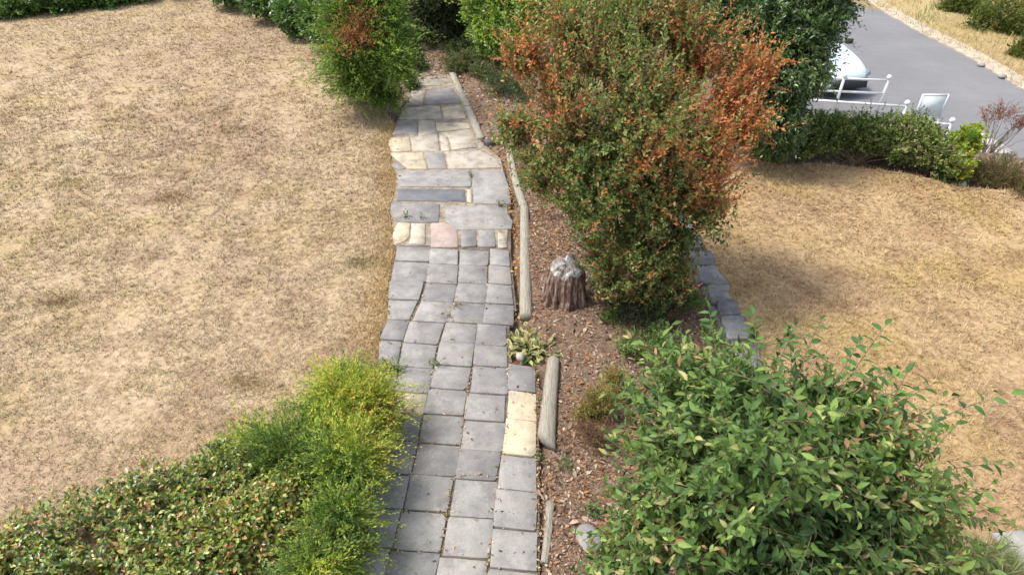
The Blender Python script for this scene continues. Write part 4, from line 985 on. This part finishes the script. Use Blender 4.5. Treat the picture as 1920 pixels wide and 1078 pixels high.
log('stick', 'pale stick leaning against the right side of the stump', (1098, 545), (1112, 505), 0.018, 0.012, None, 14, zoff=0.12)

# ------------------------------------------------------------------ slate edging wall
wall = thing('slate_wall', 'low wall of grey slate slabs between the bed and the right lawn', 'wall', (float(WALLW[2, 0]), float(WALLW[2, 1]), -0.2))
def along(L, s):
    seg = np.linalg.norm(np.diff(L, axis=0), axis=1); cum = np.concatenate([[0], np.cumsum(seg)])
    return np.array([np.interp(s, cum, L[:, 0]), np.interp(s, cum, L[:, 1])])
s = 0.0; wr = np.random.default_rng(17); tot = np.linalg.norm(np.diff(WALLW, axis=0), axis=1).sum()
while s < tot - 0.3:
    ln = wr.uniform(0.28, 0.7); a = along(WALLW, s); b = along(WALLW, min(s + ln, tot)); d = (b - a) / np.linalg.norm(b - a); n_ = np.array([-d[1], d[0]])
    if n_[0] < 0: n_ = -n_
    wd = wr.uniform(0.22, 0.30)
    j = wr.uniform(-0.045, 0.045, 4)
    P = [a - n_ * (0.1 + j[0]) + d * 0.008, b - n_ * (0.1 + j[1]) - d * 0.008, b + n_ * (wd - 0.06 + j[2]) - d * 0.008, a + n_ * (wd - 0.06 + j[3]) + d * 0.008]
    V, F = prism(P, 0.005, 0.05 + wr.uniform(-0.01, 0.02), 0.008, wr.normal(0, 0.05, 2), 0.02, wr)
    link('coping_stone', mesh_np('coping_stone', V, F), M_wall, wall)
    s += ln
parts = []
for row in range(3):
    s = wr.uniform(0, 0.2)
    while s < tot - 0.2:
        ln = wr.uniform(0.15, 0.4); a = along(WALLW, s); b = along(WALLW, min(s + ln, tot)); d = (b - a) / (np.linalg.norm(b - a) + 1e-9); n_ = np.array([-d[1], d[0]]); n_ = n_ if n_[0] > 0 else -n_
        off = 0.14 + 0.06 * (2 - row) + wr.uniform(-0.02, 0.02)
        V, F = prism([a - n_ * off, b - n_ * off - d * 0.012, b + n_ * 0.02 - d * 0.012, a + n_ * 0.02], -0.28 + row * 0.095, -0.19 + row * 0.095, 0.01, wr.normal(0, 0.02, 2), 0.006, wr)
        parts.append((V, F, None)); s += ln
V = []; me_parts = merge([(p[0], [f for f in p[1]], None) for p in parts])
link('stone_face', mesh_np('stone_face', me_parts[0], me_parts[1]), M_wall, wall)

# ------------------------------------------------------------------ leaf litter
def litter(name, label, poly, n, size, pal, seed, zf=None, lift=0.012, clump=1.5, mat=None, low=0.15):
    r = np.random.default_rng(seed); P = np.array(poly); q = r.uniform(P.min(0), P.max(0), (n * 4, 2)); q = q[inpoly(q, P)]
    a = Noise(clump, seed)(np.column_stack([q, 0 * q[:, 0]])); q = q[r.random(len(q)) < np.clip(0.7 + 0.4 * a, low, 1)][:n]; n = len(q)
    z = (zf or ground_z)(q[:, 0], q[:, 1]) + r.uniform(0.0, lift, n)
    az = r.uniform(0, 6.28, n); D = np.stack([np.cos(az), np.sin(az), r.normal(0, 0.25, n)], -1)
    Nn = unit(np.array([0, 0, 1.]) + r.normal(0, 0.4, (n, 3)))
    pc = np.array([p[:3] for p in pal]); pw = np.array([p[3] for p in pal], float); pw = pw / pw.sum()
    C = pc[r.choice(len(pc), n, p=pw)] * r.uniform(0.65, 1.3, (n, 1)); L = size * np.clip(r.lognormal(-0.25, 0.5, n), 0.3, 2.4)
    V, F, C = leaf_geo(np.column_stack([q, z]), D, Nn, L, L * r.uniform(0.25, 0.7, n), C, 'fold', curl=0.2)
    tag(link(name, mesh_np(name, V, F, C), mat or M_dry), label, 'leaf litter', kind='stuff')
LP = [(0.31, 0.17, 0.095, 3), (0.25, 0.155, 0.105, 4), (0.36, 0.26, 0.19, 3.5), (0.43, 0.34, 0.265, 2.0), (0.12, 0.07, 0.05, 3), (0.42, 0.20, 0.08, 1.3), (0.55, 0.48, 0.40, 0.5)]
bedpoly = [tuple(p) for p in LOGW[2:] + [0.04, 0]] + [tuple(p) for p in (WALLW - [0.2, 0])[::-1]]
litter('leaf_litter', 'brown leaves and wood chips covering the bed between path and slate wall', bedpoly, 52000, 0.036, LP, 501, low=0.45)
strip = W([(905, 275), (945, 310), (958, 400), (962, 470), (966, 580), (952, 615), (985, 610), (980, 480), (970, 400), (950, 300)])
litter('fallen_leaves', 'orange fallen leaves in the gap between paving and edging logs', strip, 1500, 0.04, [(0.5, 0.27, 0.07, 3), (0.42, 0.17, 0.05, 3), (0.5, 0.36, 0.16, 2), (0.25, 0.11, 0.05, 2)], 502, zf=lambda X, Y: 0.025 + 0 * X, lift=0.03, clump=3)
strip = W([(1006, 735), (1018, 735), (1006, 860), (1045, 860), (1030, 1100), (1006, 1100)])
litter('fallen_leaves', 'brown fallen leaves along the right edge of the near paving', strip, 700, 0.035, LP, 503, zf=lambda X, Y: 0.025 + 0 * X, lift=0.03, clump=3)
farb = W([(790, 100), (850, 100), (850, 143), (905, 262), (930, 300), (1000, 330), (1080, 250), (1000, 120), (900, 60)])
litter('leaf_litter', 'reddish brown leaves under the far shrubs beside the kerb', farb, 5000, 0.055, LP, 504)
pend = W([(770, 100), (838, 100), (846, 145), (775, 165)])
litter('leaf_litter', 'brown leaves lying over the far end of the path', pend, 1600, 0.05, LP, 505, zf=lambda X, Y: 0.03 + 0 * X, lift=0.03)
hb = W([(1420, 280), (1560, 300), (1800, 345), (1920, 420), (1990, 400), (1850, 300), (1560, 262)])
litter('leaf_litter', 'dark dead leaves along the foot of the low hedge', hb, 4000, 0.05, [(0.16, 0.08, 0.05, 3), (0.24, 0.14, 0.09, 2), (0.09, 0.05, 0.035, 2)], 506, zf=lambda X, Y: np.maximum(ground_z(X, Y), -0.05) , lift=0.03)
litter('fallen_leaves', 'scattered small dry leaves on the paving slabs', [tuple(p) for p in pathbase], 420, 0.028, LP, 507, zf=lambda X, Y: 0.046 + 0 * X, lift=0.012, clump=3)

def joint_debris():
    r = np.random.default_rng(808); pts = []
    lines = [(L1, 470, 1250, 1.0), (L2U, 472, 610, .5), (L2_, 610, 1250, .9), (L3U, 472, 610, .5), (L3_, 610, 1250, 1.3), (L4U, 472, 610, .4), (L4_, 612, 1250, .9), (L5_, 690, 1250, 1.6), (L0, 470, 690, 1.2)]
    for L, a, b, wgt in lines:
        n = int(330 * wgt * (b - a) / 500); y = r.uniform(a, b, n)
        y = y[np.sin(y * 0.031 + wgt * 7) + r.normal(0, .6, n) > -0.2]
        for q in y: pts.append(at(X_(L, q), q)[:2])
    for k in range(420):
        y = r.choice([533, 570, 610, 648, 694, 741, 780, 837, 896, 964, 1038]); x = r.uniform(720, 1000); pts.append(at(x, y + r.normal(0, 1))[:2])
    q = np.array(pts) + r.normal(0, 0.008, (len(pts), 2)); n = len(q)
    az = r.uniform(0, 6.28, n); D = np.stack([np.cos(az), np.sin(az), r.normal(0.1, 0.3, n)], -1); Nn = unit(np.array([0, 0, 1.]) + r.normal(0, 0.5, (n, 3)))
    pc = np.array([(0.48, 0.33, 0.17), (0.30, 0.16, 0.08), (0.16, 0.18, 0.06), (0.10, 0.07, 0.05), (0.5, 0.42, 0.3)])
    C = pc[r.choice(5, n, p=[.3, .25, .15, .15, .15])] * r.uniform(.7, 1.3, (n, 1)); L = 0.022 * np.clip(r.lognormal(0, .4, n), .4, 2)
    V, F, C = leaf_geo(np.column_stack([q, 0.036 + r.uniform(0, 0.012, n)]), D, Nn, L, L * 0.45, C, 'fold')
    tag(link('joint_debris', mesh_np('joint_debris', V, F, C), M_dry), 'dry crumbs of leaf and moss lying in the joints between the slabs', 'debris', kind='stuff')
joint_debris()

# ------------------------------------------------------------------ verge beyond the road
V1 = [(p[0] + 0.0, p[1]) for p in ROADR]
verge = [tuple(p) for p in V1] + [(40, 14), (60, 40), (30, 70)]
Vp = np.array(verge)
tag(sheet('verge', verge, zr(0.03), lawn_mat('verge_grass', tint=(0.95, 1.0, 0.8)), 1.5, 0.05), kind='structure')
r_ = np.random.default_rng(77)
def verge_grass():
    n = 260000
    q = r_.uniform(Vp.min(0), Vp.max(0), (n, 2)); q = q[inpoly(q, Vp)]; q = q[(q[:, 1] < 42) & (q[:, 0] < 34)]
    rd = np.array(ROADR); n = len(q)
    az = r_.uniform(0, 6.28, n); el = r_.uniform(0.5, 1.4, n); l = r_.uniform(0.08, 0.28, n)
    d = np.stack([np.cos(az) * np.cos(el), np.sin(az) * np.cos(el), np.sin(el)], -1)
    s = np.stack([-np.sin(az), np.cos(az), 0 * az], -1) * 0.014
    b = np.column_stack([q, ground_z(q[:, 0], q[:, 1])])
    V = np.stack([b - s, b + s, b + d * l[:, None]], 1).reshape(-1, 3)
    a = Noise(0.5, 4)(b)
    c = np.where((a > 0.25)[:, None], np.array([0.22, 0.23, 0.08]), np.array([0.50, 0.38, 0.20])) * r_.uniform(0.6, 1.3, (n, 1))
    return V, np.arange(3 * n).reshape(-1, 3), np.repeat(c, 3, 0)
V, F, C = verge_grass()
tag(link('verge_grass', mesh_np('verge_grass', V, F, C), M_dry), 'tall straw and green grass on the bank beyond the road', 'grass', kind='stuff')
# dusty gravel strip between road and verge, with kerb
st = np.array(ROADR); nrm = np.array([0.72, 0.69])
def band(a0, a1): return [tuple(p + nrm * a0) for p in st] + [tuple(p + nrm * a1) for p in st[::-1]]
tag(sheet('gravel_edge', band(-0.1, 0.75), lambda X, Y: ground_z(X, Y) + 0.045, stone_mat('gravel', (0.3, 0.24, 0.17), (0.45, 0.38, 0.29), (0.55, 0.48, 0.38), 3), 0.8, 0.05), kind='structure')
# small stones lying on the road edge
for k, (x, y) in enumerate([(1838, 125), (1878, 147)]):
    p = at(x, y, -1.5)
    r = rock('stone', ['dark stone on the far road edge', 'dark stone on the far road edge nearest the right border', 'dark stone on the far road edge near the top', 'small dark stone on the far road edge above the gate'][k], x, y, (0.12, 0.1, 0.07), M_rock, 20 + k, -1.45)
    dlt = p - at(x, y); r.data.transform(Matrix.Translation((dlt[0], dlt[1], 0)))
# kerbs by the small red tree
kerb('kerb_stone', 'broad pale kerb slanting beside the small red tree', (1848, 268), (1884, 292), 0.28, 0.1, M_kerb, z=-1.0, base=-0.6, group='pale kerbs around the red tree')
kerb('kerb_stone', 'long thin pale kerb in front of the small red tree', (1822, 292), (1890, 294), 0.12, 0.1, M_kerb, z=-0.7, base=-0.6, group='pale kerbs around the red tree')
kerb('kerb_stone', 'short pale kerb behind the small red tree', (1830, 259), (1852, 261), 0.12, 0.1, M_kerb, z=-1.0, base=-0.6, group='pale kerbs around the red tree')
block('stone_slab', 'pale grey slab lying in the lawn at the bottom right corner', 'slab', 1915, 1030, 0.18, 0.14, 0.04, 0.1, M_concrete, z=0.02)

# ------------------------------------------------------------------ white railings, board
def box_np(x0, x1, y0, y1, z0, z1):
    V = np.array([(x, y, z) for z in (z0, z1) for x, y in ((x0, y0), (x1, y0), (x1, y1), (x0, y1))], float)
    F = np.array([(0, 3, 2, 1), (4, 5, 6, 7), (0, 1, 5, 4), (1, 2, 6, 5), (2, 3, 7, 6), (3, 0, 4, 7)])
    return V, F
def ball(c, r, n=12):
    th, ph = np.meshgrid(np.linspace(0, math.pi, 9), np.arange(n) / n * 2 * math.pi, indexing='ij')
    V = np.stack([np.sin(th) * np.cos(ph), np.sin(th) * np.sin(ph), np.cos(th)], -1).reshape(-1, 3) * r + c
    k, q = np.meshgrid(np.arange(8), np.arange(n), indexing='ij'); q2 = (q + 1) % n
    return V, np.stack([k * n + q, (k + 1) * n + q, (k + 1) * n + q2, k * n + q2], -1).reshape(-1, 4)
def rod(a, b, r, sides=10):
    return tubes(np.array([[a, (np.array(a) + b) / 2, b]], float), np.full((1, 3), r), sides, cap=True)
ZR = -1.5
def post(root, top, h=0.95, r=0.036, finial=True):
    V, F = rod(top - [0, 0, h], top, r); p = link('post', mesh_np('post', V, F, smooth=True), M_white, root)
    if finial:
        V, F = ball(top + [0, 0, 0.05], 0.062); f = link('ball_finial', mesh_np('ball_finial', V, F, smooth=True), M_white)
        f.parent = p
def railing(label, pts, D_post, rails, bars_to=None, zt=-0.62):
    """pts: post tops as measured points"""
    T = [at(x, y, zt) for x, y in pts]
    root = thing('railing', label, 'railing', (T[0][0], T[0][1], ZR), 'white railings beside the road')
    for k in D_post: post(root, T[k], h=zt - ZR + 0.02)
    for a, b, dz in rails:
        V, F = rod(T[a] - [0, 0, dz], T[b] - [0, 0, dz], 0.029); link('rail', mesh_np('rail', V, F, smooth=True), M_white, root)
    return root
railing('white tube railing with ball topped post in front of the white car', [(1520, 143), (1583, 146), (1666, 149)], [0, 1, 2], [(0, 2, 0.03), (0, 2, 0.36), ], zt=-0.62)
railing('long white railing rising behind the low hedge, nearest the laurel', [(1480, 182), (1592, 190), (1700, 197)], [0, 2], [(0, 2, 0.04), (0, 2, 0.50)])
railing('short white railing end with ball topped post right of the white board', [(1738, 226), (1784, 230)], [1], [(0, 1, 0.05), (0, 1, 0.5)])
def board():
    bl, br = at(1716, 213, -1.02), None
    tl = None
    D = 13.6
    a = at(1722, 222, -1.28); root = thing('notice_board', 'blank white framed board on short legs between the two railings', 'board', (a[0], a[1], ZR))
    wdt, hgt = 0.64, 0.60
    ux = np.array([1, 0.02, 0]); x0 = np.array([a[0] - 0.12, a[1], -1.28])
    def q(x0_, x1_, z0, z1, y0=-0.02, y1=0.02):
        V, F = box_np(x0_, x1_, y0, y1, z0, z1); return V + x0, F
    V, F = q(0.04, wdt - 0.04, 0.04, hgt - 0.04, -0.01, 0.01); link('panel', mesh_np('panel', V, F), M_panel, root)
    ps = [q(0, 0.045, 0, hgt), q(wdt - 0.045, wdt, 0, hgt), q(0.045, wdt - 0.045, 0, 0.04), q(0.045, wdt - 0.045, hgt - 0.04, hgt)]
    V, F, _ = merge([(v, f, None) for v, f in ps]); link('frame', mesh_np('frame', V, F), M_white, root)
    for xx in (0.01, wdt - 0.045):
        V, F = q(xx, xx + 0.035, -0.25, -0.002, -0.017, 0.017); link('leg', mesh_np('leg', V, F), M_white, root)
board()

# ------------------------------------------------------------------ car
def car():
    p = at(1578, 168, -1.5)
    root = thing('parked_car', 'white car parked on the road half hidden by the laurel', 'car', (p[0], p[1], ZR))
    rot = R(14)   # nose towards the garden
    c_, s_ = math.cos(rot), math.sin(rot)
    base = np.array([p[0] - 0.72, p[1] + 1.25, ZR])
    def X(V):
        V = np.asarray(V, float)
        return np.stack([V[:, 0] * c_ - V[:, 1] * s_, V[:, 0] * s_ + V[:, 1] * c_, V[:, 2]], -1) + base
    # stations along the car: y (nose = -2.05), half width, sill z, belt z, roof z, roof half width
    st = [(-2.05, .50, .34, .46, .54, .34), (-1.92, .72, .26, .54, .70, .50), (-1.6, .83, .22, .64, .85, .60), (-1.2, .86, .22, .72, .95, .64), (-.75, .87, .22, .84, .97, .70), (-.60, .87, .22, .86, 1.02, .69),
          (.0, .87, .22, .90, 1.42, .58), (.5, .87, .22, .92, 1.47, .57), (1.1, .87, .22, .94, 1.45, .57), (1.6, .86, .24, .96, 1.34, .57), (1.95, .80, .28, .92, 1.00, .62), (2.05, .70, .34, .80, .84, .56)]
    V = []
    for y, hw, zs, zb, zr_, rw in st:
        V += [(-hw * .96, y, zs), (-hw, y, (zs + zb) / 2), (-hw * .98, y, zb), (-rw, y, zr_ - 0.03), (-rw * .75, y, zr_), (0, y, zr_ + 0.02),
              (rw * .75, y, zr_), (rw, y, zr_ - 0.03), (hw * .98, y, zb), (hw, y, (zs + zb) / 2), (hw * .96, y, zs)]
    V = np.array(V); n = 11; k, q = np.meshgrid(np.arange(len(st) - 1), np.arange(n - 1), indexing='ij')
    F = np.stack([k * n + q, k * n + q + 1, (k + 1) * n + q + 1, (k + 1) * n + q], -1).reshape(-1, 4)
    ends = [np.arange(n)[None, ::-1], ((len(st) - 1) * n + np.arange(n))[None], ]
    body = link('body', mesh_np('body', X(V), [F] + ends, smooth=True), M_car, root)
    bv = body.modifiers.new('soften', 'SUBSURF'); bv.levels = 1; bv.render_levels = 2
    def sheetq(name, pts, mat, par=root, th=0.015, label=None):
        P = np.array(pts, float); nn = np.cross(P[1] - P[0], P[2] - P[0]); nn /= np.linalg.norm(nn)
        m = len(P); VV = np.concatenate([P + nn * th, P - nn * th]); kk = np.arange(m); k2 = (kk + 1) % m
        return link(name, mesh_np(name, X(VV), [kk[None], (m + kk)[None, ::-1], np.stack([kk, m + kk, m + k2, k2], -1)]), mat, par)
    sheetq('windscreen', [(-.66, -.60, 1.0), (.66, -.60, 1.0), (.54, -.04, 1.40), (-.54, -.04, 1.40)], M_glass, th=0.03)
    sheetq('rear_window', [(-.52, 1.62, 1.33), (.52, 1.62, 1.33), (.60, 1.93, 1.04), (-.60, 1.93, 1.04)], M_glass, th=0.03)
    for sx in (-1, 1):
        sheetq('side_window', [(sx * .80, -.35, .97), (sx * .62, .02, 1.34), (sx * .61, 1.3, 1.36), (sx * .78, 1.55, 1.03)], M_glass, th=0.03)
        sheetq('headlight', [(sx * .50, -1.98, .52), (sx * .70, -1.88, .54), (sx * .78, -1.70, .64), (sx * .56, -1.84, .62)], M_lamp, th=0.05)
        sheetq('tail_light', [(sx * .55, 2.04, .78), (sx * .78, 1.98, .78), (sx * .76, 1.96, .95), (sx * .58, 2.0, .95)], flat_mat('red_lens', (0.3, 0.01, 0.01), 0.2), th=0.02)
        V, F = box_np(-.09, .09, -.05, .05, -.06, .06); V += (sx * .98, -.45, 1.0); link('wing_mirror', mesh_np('wing_mirror', X(V), F), M_black, root)
        for y in (-1.3, 1.25):
            V, F = tubes(np.array([[(sx * .70, y, .31), (sx * .80, y, .31), (sx * .885, y, .31)]]), np.full((1, 3), .31), 24, cap=True)
            wh = link('wheel', mesh_np('wheel', X(V), F, smooth=False), M_rubber, root)
            V, F = tubes(np.array([[(sx * .80, y, .31), (sx * .85, y, .31), (sx * .895, y, .31)]]), np.full((1, 3), .19), 16, cap=True)
            rm = link('rim', mesh_np('rim', X(V), F), flat_mat('alloy', (0.5, 0.5, 0.52), 0.3, 0.8))
            rm.parent = wh
    sheetq('grille', [(-.52, -2.09, .30), (.52, -2.09, .30), (.50, -2.07, .55), (-.50, -2.07, .55)], M_black, th=0.03)
car()
